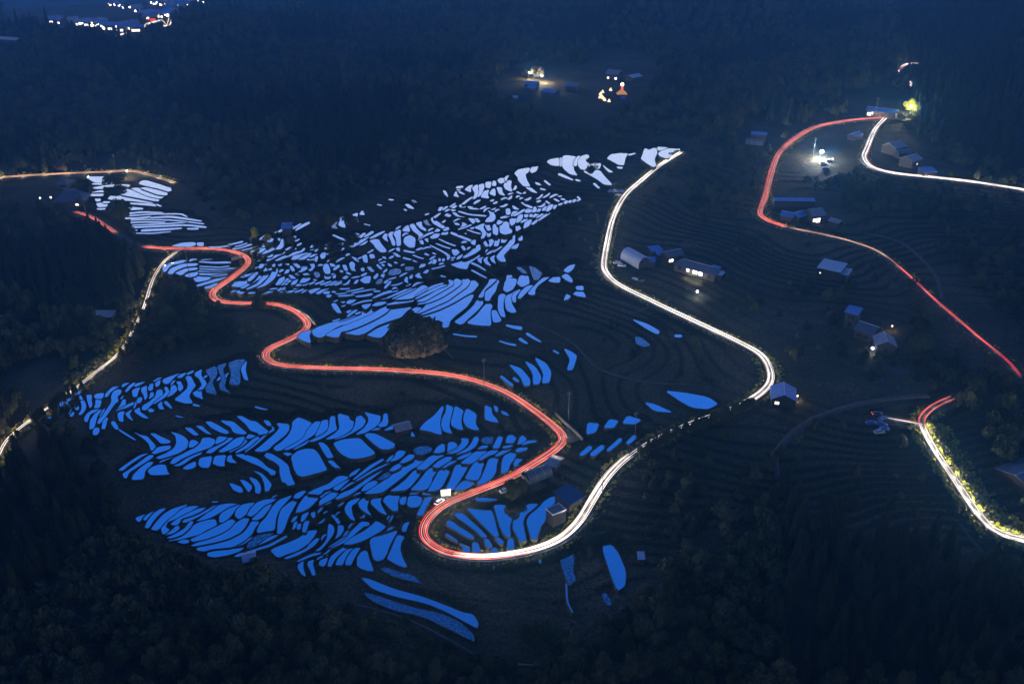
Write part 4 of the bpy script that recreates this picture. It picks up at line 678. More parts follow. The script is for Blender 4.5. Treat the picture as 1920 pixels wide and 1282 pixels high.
def clear_roads(x, y, d):
    i = np.clip(np.searchsorted(GX, x), 0, nx - 1); j = np.clip(np.searchsorted(GY, y), 0, ny - 1); return Dr[j, i] > d
HOUSES_PX = []   # (u,v,r) keep-out discs filled by houses
def keepout(u, v):
    ok = np.ones(u.shape, bool)
    for a, b, r in KEEP: ok &= (u - a) ** 2 + ((v - b) * 1.6) ** 2 > r * r
    return ok
KEEP = [(1260, 490, 120), (1420, 258, 45), (1545, 290, 80), (1650, 205, 62), (1690, 285, 60), (1735, 320, 45), (1490, 395, 75), (1565, 415, 40), (1565, 500, 55), (1605, 590, 45), (1640, 620, 70), (1470, 740, 60), (1000, 165, 75), (1080, 160, 60), (1165, 140, 75), (1150, 185, 60),
        (965, 182, 25), (1090, 195, 90), (1905, 905, 50), (130, 355, 55), (195, 592, 32), (28, 718, 30), (60, 715, 50), (455, 1046, 30), (200, 30, 20), (1650, 790, 60), (480, 435, 40), (60, 370, 60)]
VILL = [(60, 0), (400, 0), (400, 12), (360, 25), (330, 44), (262, 72), (212, 84), (195, 66), (130, 58), (40, 62), (0, 40), (0, 0)]
def region(y0, y1, dens, seed):
    rs = np.random.default_rng(seed); wd = (y1) * .62 + 60; A = 2 * wd * (y1 - y0); n = int(A / dens); x = rs.uniform(-wd, wd, n); y = rs.uniform(y0, y1, n)
    z = H(x, y); u, v = proj(x, y, z); inn = (u > -160) & (u < 2080) & (v < 1500)
    op = inpoly(u, v, OPEN); ok = inn & ~op & keepout(u, v) & clear_roads(x, y, 1.8) & ~inpoly(u, v, VILL); ok[ok] = no_block(u[ok], v[ok], 11, 4.5); ok[ok] = pool_limit(x[ok], y[ok]) > 2.6; return x[ok], y[ok], u[ok], v[ok]
PC = np.array([[*W.mean(0), .5 * max(W.max(0) - W.min(0))] for k, W, z in POOLS]); PE = np.vstack([np.c_[W[::2]] for k, W, z in POOLS])
def pool_limit(x, y):
    lim = np.full(len(x), 99.0)
    near = (y < 850) & (y > 180)
    ii = np.where(near)[0]
    for s in range(0, len(ii), 400):
        j = ii[s:s + 400]; dx = x[j][:, None] - PE[None, :, 0]; dy = y[j][:, None] - PE[None, :, 1]; d = np.hypot(dx, dy)
        beh = np.where((dy > 0) & (np.abs(dx) < np.abs(dy) * .8 + 5), d * .17, 99); fr = np.where((dy <= 0) & (np.abs(dx) < np.abs(dy) * .5 + 5), d * .55, 99); side = np.where(d < 3, 1.0, 99)
        lim[j] = np.minimum(np.minimum(beh.min(1), fr.min(1)), side.min(1))
    return lim
MASKU = []
for nm, a, b in (('main', hid1, 10 ** 6), ('far', 0, 10 ** 6), ('east', 0, 10 ** 6), ('east2', 0, 10 ** 6), ('south', 0, 10 ** 6), ('park', 0, 10 ** 6), ('left', idx_at(ROADS['left'], 332, 474), idx_at(ROADS['left'], 268, 580)), ('left', idx_at(ROADS['left'], 222, 665), idx_at(ROADS['left'], 145, 728)), ('left', idx_at(ROADS['left'], 45, 798), idx_at(ROADS['left'], 0, 850))):
    P_ = ROADS[nm][a:b:3]; pu, pv = proj(P_[:, 0], P_[:, 1], P_[:, 2]); MASKU.append(np.stack([pu, pv, F / np.hypot(P_[:, 0], P_[:, 1])], 1))
MASKU = np.vstack(MASKU)
def no_block(u, v, hm=9.0, wm=4.0):
    ok = np.ones(len(u), bool)
    for pu, pv, s in MASKU:
        ok &= ~((np.abs(u - pu) < wm * s) & (v > pv - 2) & (v < pv + hm * s))
    return ok
def clump(x, y, s, a=0.0): return np.sin(x / s + a) * np.sin(y / s * 1.13 + 1.3 + a) + .6 * np.sin(x / s * 2.3 + 2) * np.sin(y / s * 1.9 + a)
CONZONES = [[(60, 450), (260, 440), (320, 500), (280, 580), (90, 600), (0, 560), (0, 470)], [(1470, 965), (1870, 1010), (1920, 1282), (1450, 1282)], [(0, 820), (180, 830), (220, 1000), (0, 1150)], [(1680, 0), (1920, 0), (1920, 330), (1720, 260)], [(560, 180), (760, 190), (700, 330), (560, 300)]]
def kinds_for(x, y, u, v, nb):
    con = clump(x, y, 46) > .55
    for z in CONZONES: con |= inpoly(u, v, z)
    for z in [[(300, 490), (480, 590), (480, 680), (230, 690), (290, 560)], [(1200, 960), (1470, 960), (1440, 1282), (400, 1282), (420, 1060), (700, 1150), (1000, 1190)]]: con &= ~inpoly(u, v, z)
    return np.where(con, nb + rng.integers(0, nb, len(x)), rng.integers(0, nb, len(x))), con
NB = 4
# individual trees: the nearest and largest
ix, iy, iu_, iv_ = region(168, 330, 30, 11); kk, con = kinds_for(ix, iy, iu_, iv_, NB)
vis = (iu_ > -20) & (iu_ < 1940) & (iv_ < 1330); order = np.argsort(np.hypot(ix, iy) + np.where(vis, 0, 1e4))[:300]
sel = np.zeros(len(ix), bool); sel[order] = True
protB = []; protC = []
for s in range(5):
    V = lump_crown(2600, .042, seed=100 + s, blobs=13).reshape(-1, 3); protB.append(mesh_np('crown', V, np.arange(len(V)).reshape(-1, 4), M['leaf']).data)
    V = cone_crown(2000, .075, seed=200 + s).reshape(-1, 3); protC.append(mesh_np('crown', V, np.arange(len(V)).reshape(-1, 4), M['conif']).data)
for o in list(col.objects):
    if o.type == 'MESH' and (o.data in protB or o.data in protC): bpy.data.objects.remove(o)
tm = MB(); tm.tube((0, 0, -.1), (0.01, 0, .5), .055, .035, 7); tm.tube((0.01, 0, .5), (-.02, .02, .85), .035, .012, 6)
for a in range(5):
    an = a * 1.256 + .3; tm.tube((0.005, 0, .32 + a * .05), (.42 * math.cos(an), .42 * math.sin(an), .56 + .04 * a), .022, .008, 5)
tk = tm.build('trunk', M['bark']); trunk_me = tk.data; bpy.data.objects.remove(tk)
def tree_obj(x, y, h, w, conif, label, group=None, name=None, crown_mat=None, z=None, k=None):
    e = empty(name or ('cedar_tree' if conif else 'broadleaf_tree'), (x, y, (gz(x, y) if z is None else z) - .3), random.uniform(0, 6.28)); tag(e, label, 'tree', group)
    k = random.randrange(5) if k is None else k; me = (protC if conif else protB)[k]
    if crown_mat: me = me.copy(); me.materials[0] = crown_mat
    c = bpy.data.objects.new('crown', me); col.objects.link(c); c.parent = e; c.scale = (w, w, h)
    t = bpy.data.objects.new('trunk', trunk_me); col.objects.link(t); t.parent = e; t.scale = (h * .42 if not conif else h * .3, h * .42 if not conif else h * .3, h)
    return e
LIM = pool_limit(ix, iy)
for i in order:
    cf = bool(con[i]) and LIM[i] > 10
    if cf: tree_obj(ix[i], iy[i], random.uniform(11, 17), random.uniform(2.4, 3.4), True, 'dark pointed cedar standing in the near cedar wood', 'cedars of the near wood')
    else: tree_obj(ix[i], iy[i], min(LIM[i], random.uniform(6, 10)), min(LIM[i] * .7, random.uniform(3.2, 5.4)), False, 'dim rounded broadleaf tree in the wood along the bottom of the slope', 'broadleaf trees of the near wood')
def lod(nq, size, nq2, size2, base): return [lump_crown(nq, size, seed=base + s) for s in range(NB)] + [cone_crown(nq2, size2, seed=base + 50 + s) for s in range(NB)]
def fill(y0, y1, dens, seed, nq, size, label, extra=None, hs=1.0):
    x, y, u, v = region(y0, y1, dens, seed)
    if extra is not None: x, y = extra(x, y)
    z = H(x, y); u, v = proj(x, y, z); kk, con = kinds_for(x, y, u, v, NB); n = len(x)
    h = np.where(con, rng.uniform(11, 18, n), rng.uniform(6, 11, n)) * hs; w = np.where(con, rng.uniform(2.3, 3.4, n), rng.uniform(3.2, 6, n)) * hs
    h = h * (1 + .28 * clump(x, y, 58, seed) + .12 * clump(x, y, 17, seed)) * np.where(rng.uniform(0, 1, n) < .06, 1.35, 1); h = np.minimum(h, pool_limit(x, y)); w = np.minimum(w, h * .75)
    print('trees', label[:20], n); return scatter('forest', x, y, h, w, kk, lod(nq, size, int(nq * .8), size * 1.7, seed * 100), label, 'forest', [M['leaf'], M['conif']])
rest = ~sel
LR = LIM[rest]; n = rest.sum(); xx, yy = ix[rest], iy[rest]; cc = con[rest]
scatter('forest', xx, yy, np.minimum(LR, np.where(cc, rng.uniform(11, 17, n), rng.uniform(6, 10, n))), np.minimum(LR * .7, np.where(cc, rng.uniform(2.4, 3.4, n), rng.uniform(3.2, 5.4, n))), kk[rest], lod(420, .085, 360, .14, 5), 'dark mixed wood filling the foot of the slope behind the nearest trees', 'forest', [M['leaf'], M['conif']])
fill(330, 520, 38, 21, 240, .11, 'dark scrub wood around the lower rice terraces')
fill(520, 760, 48, 22, 150, .14, 'dark wood wrapping the upper rice terraces and hamlets')
fill(760, 1150, 75, 23, 70, .20, 'blue shadowed wood filling the valley behind the terraces')
fill(1150, 1900, 140, 24, 40, .28, 'hazy far wood below the distant town', hs=1.25)
fill(1900, 3900, 420, 25, 20, .42, 'faint farthest wood fading into blue haze', hs=1.6)
# scattered scrub in the farmed slope's dark corners
rs = np.random.default_rng(5)
SCRUB = [([(1280, 960), (1500, 820), (1500, 960), (1300, 1010)], 60), ([(1700, 240), (1930, 330), (1930, 640), (1720, 420), (1500, 330)], 30), ([(1400, 255), (1480, 260), (1430, 400), (1300, 420), (1290, 290)], 45), ([(960, 430), (1120, 380), (1110, 560), (990, 520)], 60), ([(1560, 560), (1750, 600), (1900, 720), (1700, 740), (1600, 700)], 60), ([(1010, 880), (1090, 870), (1060, 925), (960, 930)], 22), ([(600, 405), (660, 400), (640, 445), (590, 440)], 14), ([(440, 430), (560, 415), (500, 455)], 30),
         ([(1200, 870), (1320, 830), (1330, 980), (1210, 1040)], 40), ([(1120, 590), (1300, 640), (1400, 680), (1330, 730), (1150, 720)], 160), ([(470, 640), (500, 650), (490, 690), (470, 690)], 20), ([(1520, 320), (1680, 350), (1640, 430), (1500, 370)], 45), ([(1180, 330), (1420, 290), (1420, 420), (1700, 520), (1900, 700), (1500, 700), (1450, 640), (1180, 520)], 170), ([(1210, 870), (1480, 790), (1700, 810), (1880, 1000), (1500, 950), (1230, 1040)], 130), ([(1000, 1060), (1200, 1060), (1180, 1120), (1010, 1180)], 120), ([(500, 700), (860, 720), (960, 760), (780, 790), (500, 740)], 170)]
sxs = []; sys_ = []
for poly, dens in SCRUB:
    a = np.array(poly, float); W = unproj(a[:, 0], a[:, 1])[:, :2]; lo = W.min(0); hi = W.max(0); n = int(np.prod(hi - lo) / dens); x = rs.uniform(lo[0], hi[0], n); y = rs.uniform(lo[1], hi[1], n)
    u, v = proj(x, y, H(x, y)); m = inpoly(x, y, [tuple(p) for p in W]) & keepout(u, v) & clear_roads(x, y, 2.5) & no_block(u, v, 6, 3); sxs.append(x[m]); sys_.append(y[m])
x = np.concatenate(sxs); y = np.concatenate(sys_)
dry = np.ones(len(x), bool)
for k, W, z in POOLS:
    c = W.mean(0); near = np.hypot(x - c[0], y - c[1]) < 40
    if near.any(): dry[near] &= ~inpoly(x[near], y[near], offset(W, 2.5)[0])
x = x[dry]; y = y[dry]; n = len(x); h = np.minimum(rs.uniform(2.5, 6.5, n), np.maximum(1.2, pool_limit(x, y)))
scatter('shrubs', x, y, h, h * rs.uniform(.45, .65, n), rs.integers(0, NB * 2, n) * (rs.uniform(0, 1, n) < .8) , lod(260, .10, 200, .16, 61), 'scattered scrub and small trees between the dark fields', 'shrubs', [M['leaf'], M['conif']])
# verge plants along the lit roads
def verge(P, w, side, i0, i1, dens, spread, size, seed):
    rs = np.random.default_rng(seed); P = P[i0:i1]; t = np.gradient(P[:, :2], axis=0); t /= np.linalg.norm(t, axis=1)[:, None] + 1e-9; nr = np.stack([-t[:, 1], t[:, 0]], 1)
    n = int(len(P) * 1.5 * dens); i = rs.integers(0, len(P), n); d = w / 2 + .35 + np.abs(rs.normal(size=n)) * spread; s = side if side else rs.choice([-1, 1], n)
    p = P[i, :2] + nr[i] * (s * d)[:, None] + rs.normal(size=(n, 2)) * .3; return p, size * rs.uniform(.5, 1.5, n)
vp = []; vs_ = []
for a in [(R, 4.6, 0, hid1, len(R), 8, .7, .6, 1), (ROADS['left'], 3.4, 0, 0, 400, 6, 1.0, .7, 2), (RS, 4.4, 0, isx - 8, 400, 16, .9, .8, 3), (RS, 4.4, 1, isx, 400, 50, 2.6, 1.15, 13), (RS, 4.4, -1, isx, 400, 14, 1.0, .9, 14), (RE, 4.4, 1, 0, ie, 3.5, .9, .6, 4), (RE, 4.4, -1, 0, ie, 2.5, .9, .6, 5), (RE, 4.4, 0, ie, 500, 2, .8, .6, 6), (ROADS['east2'], 4.8, 0, 0, 500, 2.5, .8, .6, 7), (ROADS['far'], 4.2, 1, 0, 500, 3, 1.5, .9, 8),
          (ROADS['left'], 3.4, -1, idx_at(ROADS['left'], 235, 650), idx_at(ROADS['left'], 150, 725), 14, 3.2, .9, 9), (R, 4.6, 1, idx_at(R, 1200, 342), len(R), 8, 1.0, .8, 10), (R, 4.6, 0, idx_at(R, 1435, 735), idx_at(R, 1425, 665), 8, 1.0, .7, 12)]:
    p, s = verge(*a); vp.append(p); vs_.append(s)
vp = np.vstack(vp); vs_ = np.concatenate(vs_); keep = clear_roads(vp[:, 0], vp[:, 1], .1)
vp = vp[keep]; vs_ = vs_[keep]; n = len(vp); print('verge', n)
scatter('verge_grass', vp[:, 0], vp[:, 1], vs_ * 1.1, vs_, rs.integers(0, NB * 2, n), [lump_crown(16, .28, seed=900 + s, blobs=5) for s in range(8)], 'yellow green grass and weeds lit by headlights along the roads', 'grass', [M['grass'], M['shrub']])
# ---------------------------------------------------------------- buildings
def quad_box(mb, pts_bottom, pts_top):
    n = len(pts_bottom); mb.add(list(pts_bottom) + list(pts_top), [tuple(range(n))[::-1], tuple(range(n, 2 * n))] + [(i, (i + 1) % n, n + (i + 1) % n, n + i) for i in range(n)])
def house(A, B, depth, hw, rise, roof, wall, label, name='farmhouse', kind='gable', win=(), over=.6, cat='house', gable_win=(), door=None, chimney=False, floor_mat=None):
    hh = hw + rise
    a = unproj(A[0], A[1], dz=hh)[0]; b = unproj(B[0], B[1], dz=hh)[0]; c = (a + b) / 2; L = math.hypot(*(b - a)[:2]); rz = math.atan2(b[1] - a[1], b[0] - a[0])
    L = max(L, 2.0)
    if math.cos(rz) < 0: rz += math.pi            # local -y faces the camera side
    z = min(gz(c[0] + sx0, c[1] + sy0) for sx0 in (-L / 3, 0, L / 3) for sy0 in (-depth / 3, depth / 3))
    z = c[2] - hh if abs(z - (c[2] - hh)) < 3 else z
    e = empty(name, (c[0], c[1], z), rz); tag(e, label, cat)
    w = MB(); l2, d2 = L / 2 - .05, depth / 2
    if kind in ('gable', 'hip'):
        w.add([(-l2, -d2, -1.5), (l2, -d2, -1.5), (l2, d2, -1.5), (-l2, d2, -1.5), (-l2, -d2, hw), (l2, -d2, hw), (l2, d2, hw), (-l2, d2, hw)] + ([(-l2, 0, hw + rise - .12), (l2, 0, hw + rise - .12)] if kind == 'gable' else []),
              [(0, 3, 2, 1), (0, 1, 5, 4), (2, 3, 7, 6)] + ([(1, 2, 6, 9, 5), (3, 0, 4, 8, 7), (4, 5, 9, 8), (6, 7, 8, 9)] if kind == 'gable' else [(1, 2, 6, 5), (3, 0, 4, 7), (4, 5, 6, 7)]))
    elif kind == 'shed':
        w.add([(-l2, -d2, -1.5), (l2, -d2, -1.5), (l2, d2, -1.5), (-l2, d2, -1.5), (-l2, -d2, hw), (l2, -d2, hw), (l2, d2, hw + rise), (-l2, d2, hw + rise)], [(0, 3, 2, 1), (0, 1, 5, 4), (2, 3, 7, 6), (1, 2, 6, 5), (3, 0, 4, 7), (4, 5, 6, 7)])
    elif kind == 'flat':
        w.box((0, 0, (hw - 1.5) / 2), (L, depth, hw + 1.5))
    elif kind == 'arch':
        MB().box((-l2 + .06, 0, hw * .4), (.12, depth * .96, hw * .8)).build('wall', wall, e); w.box((l2 - .06, 0, hw * .4), (.12, depth * .96, hw * .8))
    w.build('wall', wall, e)
    r = MB(); ov = over; t = .18
    if kind == 'gable':
        sl = rise / d2; zl = hw - ov * sl
        for s in (-1, 1):
            P = [(-L / 2 - ov, s * (d2 + ov), zl), (L / 2 + ov, s * (d2 + ov), zl), (L / 2 + ov, 0, hw + rise), (-L / 2 - ov, 0, hw + rise)]
            if s > 0: P = P[::-1]
            quad_box(r, P, [(x, y, zz + t) for x, y, zz in P])
        ro = r.build('roof', roof, e)
        cap = MB().tube((-L / 2 - ov - .1, 0, hw + rise + t + .02), (L / 2 + ov + .1, 0, hw + rise + t + .02), .16, n=6).build('ridge_cap', M['roofpale'], ro)
    elif kind == 'hip':
        q = min(d2, L / 2) * .8; B_ = [(-L / 2 - ov, -d2 - ov, hw - .25), (L / 2 + ov, -d2 - ov, hw - .25), (L / 2 + ov, d2 + ov, hw - .25), (-L / 2 - ov, d2 + ov, hw - .25)]
        r.add(B_ + [(-L / 2 + q, 0, hw + rise), (L / 2 - q, 0, hw + rise)], [(0, 3, 2, 1), (0, 1, 5, 4), (1, 2, 5), (2, 3, 4, 5), (3, 0, 4)]); ro = r.build('roof', roof, e)
        MB().tube((-L / 2 + q, 0, hw + rise + .05), (L / 2 - q, 0, hw + rise + .05), .16, n=6).build('ridge_cap', M['roofpale'], ro)
    elif kind == 'shed':
        P = [(-L / 2 - ov, -d2 - ov, hw - ov * rise / depth + .03), (L / 2 + ov, -d2 - ov, hw - ov * rise / depth + .03), (L / 2 + ov, d2 + ov, hw + rise + ov * rise / depth + .03), (-L / 2 - ov, d2 + ov, hw + rise + ov * rise / depth + .03)]
        quad_box(r, P, [(x, y, zz + .12) for x, y, zz in P]); ro = r.build('roof', roof, e)
        m = MB()
        for i in range(int(L // 1.2) + 1): m.box((-L / 2 + .3 + i * 1.2, 0, hw + rise / 2 + .2), (.05, .05, .03))
    elif kind == 'flat':
        r.box((0, 0, hw + .12), (L + .1, depth + .1, .22)); ro = r.build('roof', roof, e)
        p = MB(); 
        for sx_, sy_, lx, ly in ((0, -1, L + .3, .22), (0, 1, L + .3, .22)): p.box((0, sy_ * (depth / 2 + .04), hw + .42), (lx, ly, .4))
        for s in (-1, 1): p.box((s * (L / 2 + .04), 0, hw + .42), (.22, depth - .16, .4))
        p.build('parapet', M['roofpale'], ro)
    elif kind == 'arch':
        n = 10; vs = []
        for k in range(n + 1):
            th = math.pi * k / n; yy = -d2 * math.cos(th); zz = hw * .35 + (hw * .65 + rise) * math.sin(th); zz = zz if 0 < k < n else 0
            vs += [(-L / 2, yy, zz), (L / 2, yy, zz)]
        r.add(vs, [(2 * k, 2 * k + 1, 2 * k + 3, 2 * k + 2) for k in range(n)]); ro = r.build('roof', roof, e)
        m = MB(); 
        for i in range(max(2, int(L // 2.5))):
            xx = -L / 2 + .1 + i * (L - .2) / max(1, int(L // 2.5) - 1)
            for k in range(n):
                p0 = Vector(vs[2 * k]); p1 = Vector(vs[2 * k + 2]); p0.x = p1.x = xx; m.tube(p0 + Vector((0, 0, .04)), p1 + Vector((0, 0, .04)), .05, n=4)
        m.build('hoops', M['metal'], ro)
    y0 = -d2 - .02
    for (fx, zc, ww, hh_, mt) in win:
        f = MB(); x = fx * L / 2
        for dx_, dz_, a_, b_ in ((0, hh_ / 2 + .05, ww + .2, .1), (0, -hh_ / 2 - .05, ww + .2, .1), (ww / 2 + .05, 0, .1, hh_), (-ww / 2 - .05, 0, .1, hh_)): f.box((x + dx_, y0 - .03, zc + dz_), (a_, .12, b_))
        f.box((x, y0 - .03, zc), (.05, .06, hh_)); wo = f.build('window', M['wood'], e)
        MB().box((x, y0, zc), (ww, .05, hh_)).build('pane', M[mt], wo)
    for (fy, zc, ww, hh_, mt) in gable_win:
        s = 1 if fy[0] == '+' else -1; yy = float(fy[1:]) * depth / 2; f = MB(); xx = s * (l2 + .02)
        f.box((xx, yy, zc + hh_ / 2 + .05), (.12, ww + .2, .1)); f.box((xx, yy, zc - hh_ / 2 - .05), (.12, ww + .2, .1)); wo = f.build('window', M['wood'], e); MB().box((xx, yy, zc), (.06, ww, hh_)).build('pane', M[mt], wo)
    if door is not None:
        do = MB().box((door * L / 2, y0 - .02, 1.0), (1.1, .08, 2.05)).build('door', M['wood'], e); MB().ball((door * L / 2 + .4, y0 - .1, 1.0), .06).build('handle', M['metal'], do)
    return e
def point(loc, energy, c, r=.3, parent=None, name='lamp_light'):
    ld = bpy.data.lights.new(name, 'POINT'); ld.energy = energy; ld.color = c; ld.shadow_soft_size = r; o = bpy.data.objects.new(name, ld); col.objects.link(o); o.location = loc
    if parent is not None: o.parent = parent
    return o
K = M
# -- hamlet at the upper bend of the white road
house((1176, 462), (1210, 484), 8, 4.2, 1.6, K['roofpale'], K['wood'], 'long pale curved roof barn beside the bend of the white road', 'barn', 'arch', cat='barn')
house((1219, 467), (1239, 462), 5, 3, 1.0, K['roofblue'], K['wood'], 'bright blue roofed shed behind the lit farmhouse row', 'shed', 'shed', cat='shed', over=.3)
house((1210, 485), (1228, 485), 4.5, 2.8, .8, K['roofblue'], K['wood'], 'small bright blue lean-to between the curved barn and the farmhouse', 'shed', 'shed', cat='shed', over=.3)
house((1231, 474), (1243, 471), 3.5, 2.8, .8, K['roofblue'], K['wood'], 'narrow mid blue shed touching the dark gabled storehouse', 'shed', 'shed', cat='shed', over=.3)
house((1246, 474), (1276, 465), 6, 4, 1.8, K['roofdark'], K['wood'], 'dark gabled storehouse with a lit front window beside the farmhouse', 'storehouse', win=[(-.5, 1.6, 2.6, 1.6, 'lit'), (.45, 1.6, .9, 1.4, 'glass')])
h0 = house((1272, 483), (1348, 503), 7.5, 3.2, 2.2, K['roofdark'], K['wall'], 'long farmhouse with glowing windows on its front by the white road', 'farmhouse', 'hip', win=[(-.72, 1.6, 1.6, 1.7, 'glass'), (-.30, 1.6, 1.5, 1.7, 'litw'), (0.05, 1.6, 2.6, 1.9, 'litw'), (.32, 1.6, 2.2, 2.0, 'litw'), (.75, 1.5, 1.8, 1.2, 'glass')], door=-.5)
house((1334, 499), (1347, 503), 4, 2.6, .8, K['roofblue'], K['wood'], 'small blue shed at the right end of the long lit farmhouse', 'shed', 'shed', cat='shed', over=.3)
house((1344, 510), (1356, 512), 3.5, 2.3, .6, K['roofpale'], K['wood'], 'low pale shed beyond the blue shed at the farmhouse end', 'shed', 'shed', cat='shed', over=.3)
for du, dv, en in ((0, 0, 900), (14, 7, 900)):
    p = at(1292 + du, 521 + dv); point(p + Vector((0, 0, 1.8)), en, (1, .88, .7), .3, None)
# move those lamps under their house
for o in [o for o in col.objects if o.type == 'LIGHT' and o.name.startswith('lamp_light') and o.parent is None]:
    mw = o.location.copy(); o.parent = h0; bpy.context.view_layer.update(); o.location = h0.matrix_world.inverted() @ mw
# -- eastern hamlet
house((1409, 249), (1438, 250), 5, 4.5, .5, K['roofblue'], K['wood'], 'bright blue flat roofed shed above the red curve of the road', 'shed', 'shed', cat='shed', over=.3)
house((1399, 259), (1432, 261), 5, 2.5, 1.2, K['roofdark'], K['wood'], 'dim ribbed greenhouse below the bright blue shed', 'greenhouse', 'arch', cat='greenhouse')
house((1597, 252), (1611, 246), 6, 3, 1.2, K['roofblue'], K['wood'], 'blue roofed hut between the two arms of the eastern road', 'hut', 'gable', cat='hut', over=.4)
house((1628, 200), (1682, 206), 8, 4, 1.6, K['roofblue'], K['wall'], 'long blue roofed hall behind the road junction at the upper right', 'hall', 'gable', win=[(-.8, 1.4, 2.4, 2.0, 'litw'), (.1, 1.6, 1.4, 1.2, 'glass'), (.6, 1.6, 1.4, 1.2, 'glass')], door=-.4)
house((1668, 270), (1688, 263), 10, 4.5, 2.2, K['roofgrey'], K['wall'], 'large grey roofed farmhouse right of the dazzling white bend', 'farmhouse', win=[(-.4, 1.6, 1.6, 1.4, 'lit'), (.4, 1.6, 1.6, 1.4, 'glass')], door=0)
house((1682, 284), (1703, 280), 5, 3, 1.0, K['roofdark'], K['wood'], 'low dark roofed wing joining the two grey farmhouses', 'outbuilding', cat='outbuilding')
house((1700, 295), (1718, 287), 9, 4.2, 2.0, K['roofgrey'], K['wall'], 'second grey roofed farmhouse nearer the white road', 'farmhouse', win=[(-.5, 1.6, 1.4, 1.3, 'glass'), (0.1, 1.6, .8, 1.0, 'litw'), (.5, 1.6, 1.4, 1.3, 'glass')], door=-.1)
house((1728, 319), (1752, 315), 6, 2.6, 1.0, K['roofblue'], K['wood'], 'blue roofed carport standing at the edge of the white road', 'carport', 'shed', cat='carport', over=.5)
house((1450, 374), (1527, 373), 4, 3.0, .5, K['roofblue'], K['wood'], 'very long thin blue roof above the lower eastern farmyard', 'long_shed', 'shed', cat='shed', over=.3)
house((1468, 396), (1490, 400), 6, 3, 1.2, K['roofblue'], K['wood'], 'left bright blue roof of the lower eastern farmyard', 'shed', 'gable', cat='shed')
house((1490, 401), (1506, 395), 6, 3, 1.2, K['roofblue'], K['wood'], 'right bright blue roof meeting the dark gabled farmhouse', 'shed', 'gable', cat='shed')
h1 = house((1518, 393), (1540, 390), 9, 4.5, 2.2, K['roofgrey'], K['wall'], 'gabled farmhouse with glaring white lit windows in the lower eastern farmyard', 'farmhouse', win=[(-.75, 1.8, 1.6, 1.8, 'litw'), (-.1, 1.6, 2.6, 2.4, 'litw'), (.7, 1.6, 1.2, 1.2, 'glass')], door=.4)
house((1558, 408), (1577, 415), 4.5, 2.6, 1.0, K['roofgrey'], K['wood'], 'grey roofed shed alone right of the lit gabled farmhouse', 'shed', 'gable', cat='shed', over=.3)
house((1540, 490), (1582, 502), 10, 3.6, 1.2, K['roofpale'], K['wood'], 'pale blue roofed barn alone in the dark fields', 'barn', 'shed', cat='barn', over=.3, win=[(-.7, 1.2, .6, .7, 'lit')])
house((1580, 506), (1594, 510), 7, 2.8, .8, K['roofpale'], K['wood'], 'small annex at the right of the lone pale blue barn', 'annex', 'shed', cat='annex', over=.2)
house((1590, 577), (1612, 583), 6, 7.5, .8, K['roofblue'], K['wall'], 'tall narrow two storey store with a square blue roof', 'storehouse', 'shed', over=.5, win=[(-.3, 5.6, 1.2, 1.2, 'glass'), (.4, 5.6, 1.2, 1.2, 'glass'), (0, 2, 1.2, 1.6, 'glass')])
house((1614, 602), (1646, 614), 9, 4, 2.0, K['roofdark'], K['wall'], 'dark roofed farmhouse below the tall narrow store', 'farmhouse', win=[(-.5, 1.6, 1.6, 1.3, 'glass'), (.4, 1.6, 1.6, 1.3, 'glass')], door=0)
house((1658, 622), (1664, 640), 8, 4.5, 2.2, K['roofgrey'], K['wall'], 'steep gabled house with white sheets on its roof by the ball lamp', 'farmhouse', gable_win=[('-0', 2.0, 1.4, 1.4, 'glass')])
house((1470, 716), (1471, 741), 9, 3.6, 2.2, K['roofblue'], K['wood'], 'blue gabled hut lit beside the outer bend of the white road', 'hut', 'gable', cat='hut', gable_win=[('-.55', 1.6, 1.6, 1.2, 'lit')], over=.7)
house((985, 888), (1028, 868), 6, 1.6, 2.0, K['film'], K['film'], 'long film greenhouse parallel to the red road above the hairpin', 'greenhouse', 'arch', cat='greenhouse')
house((1036, 948), (1049, 961), 5.5, 4.6, .3, K['roofdark'], mat('dark_concrete', (.016, .017, .02), .9, (.028, .028, .03), .6), 'boxy flat roofed concrete house with pale parapet inside the hairpin', 'concrete_house', 'flat', win=[(-.5, 4.2, 1.2, 1.2, 'glass'), (.4, 4.2, 1.2, 1.2, 'glass'), (-.5, 1.6, 1.2, 1.2, 'glass')])
house((1054, 933), (1079, 915), 7, 3, 1.4, K['solar'], K['wood'], 'dark solar panelled roof behind the boxy concrete house', 'workshop', 'shed', cat='workshop')
house((1032, 858), (1048, 862), 6, 2.6, .9, K['roofgrey'], K['wood'], 'small roof half hidden under the red bend beside the greenhouse', 'shed', 'gable', cat='shed')
house((740, 797), (766, 790), 5, 2.2, 1.3, K['roofgrey'], K['wood'], 'open pavilion hut with grey roof among the middle paddies', 'field_hut', 'gable', cat='hut')
house((456, 1040), (476, 1037), 4, 2.2, 1.0, K['roofpale'], K['wood'], 'little field hut at the lower edge of the bottom paddies', 'field_hut', 'gable', cat='hut')
house((176, 588), (213, 586), 6, 2.4, .8, K['roofgrey'], K['wood'], 'low grey shed in the dark wood at the left', 'shed', 'shed', cat='shed', over=.2)
house((1905, 893), (1975, 862), 16, 3, 2, K['roofdark'], K['wood'], 'large dark blue roof cut by the right edge of the view', 'barn', 'gable', cat='barn')
house((1196, 1040), (1208, 1040), 3, 2, .6, K['roofpale'], K['wood'], 'tiny pale shed below the hairpin terraces', 'shed', 'shed', cat='shed', over=.2)
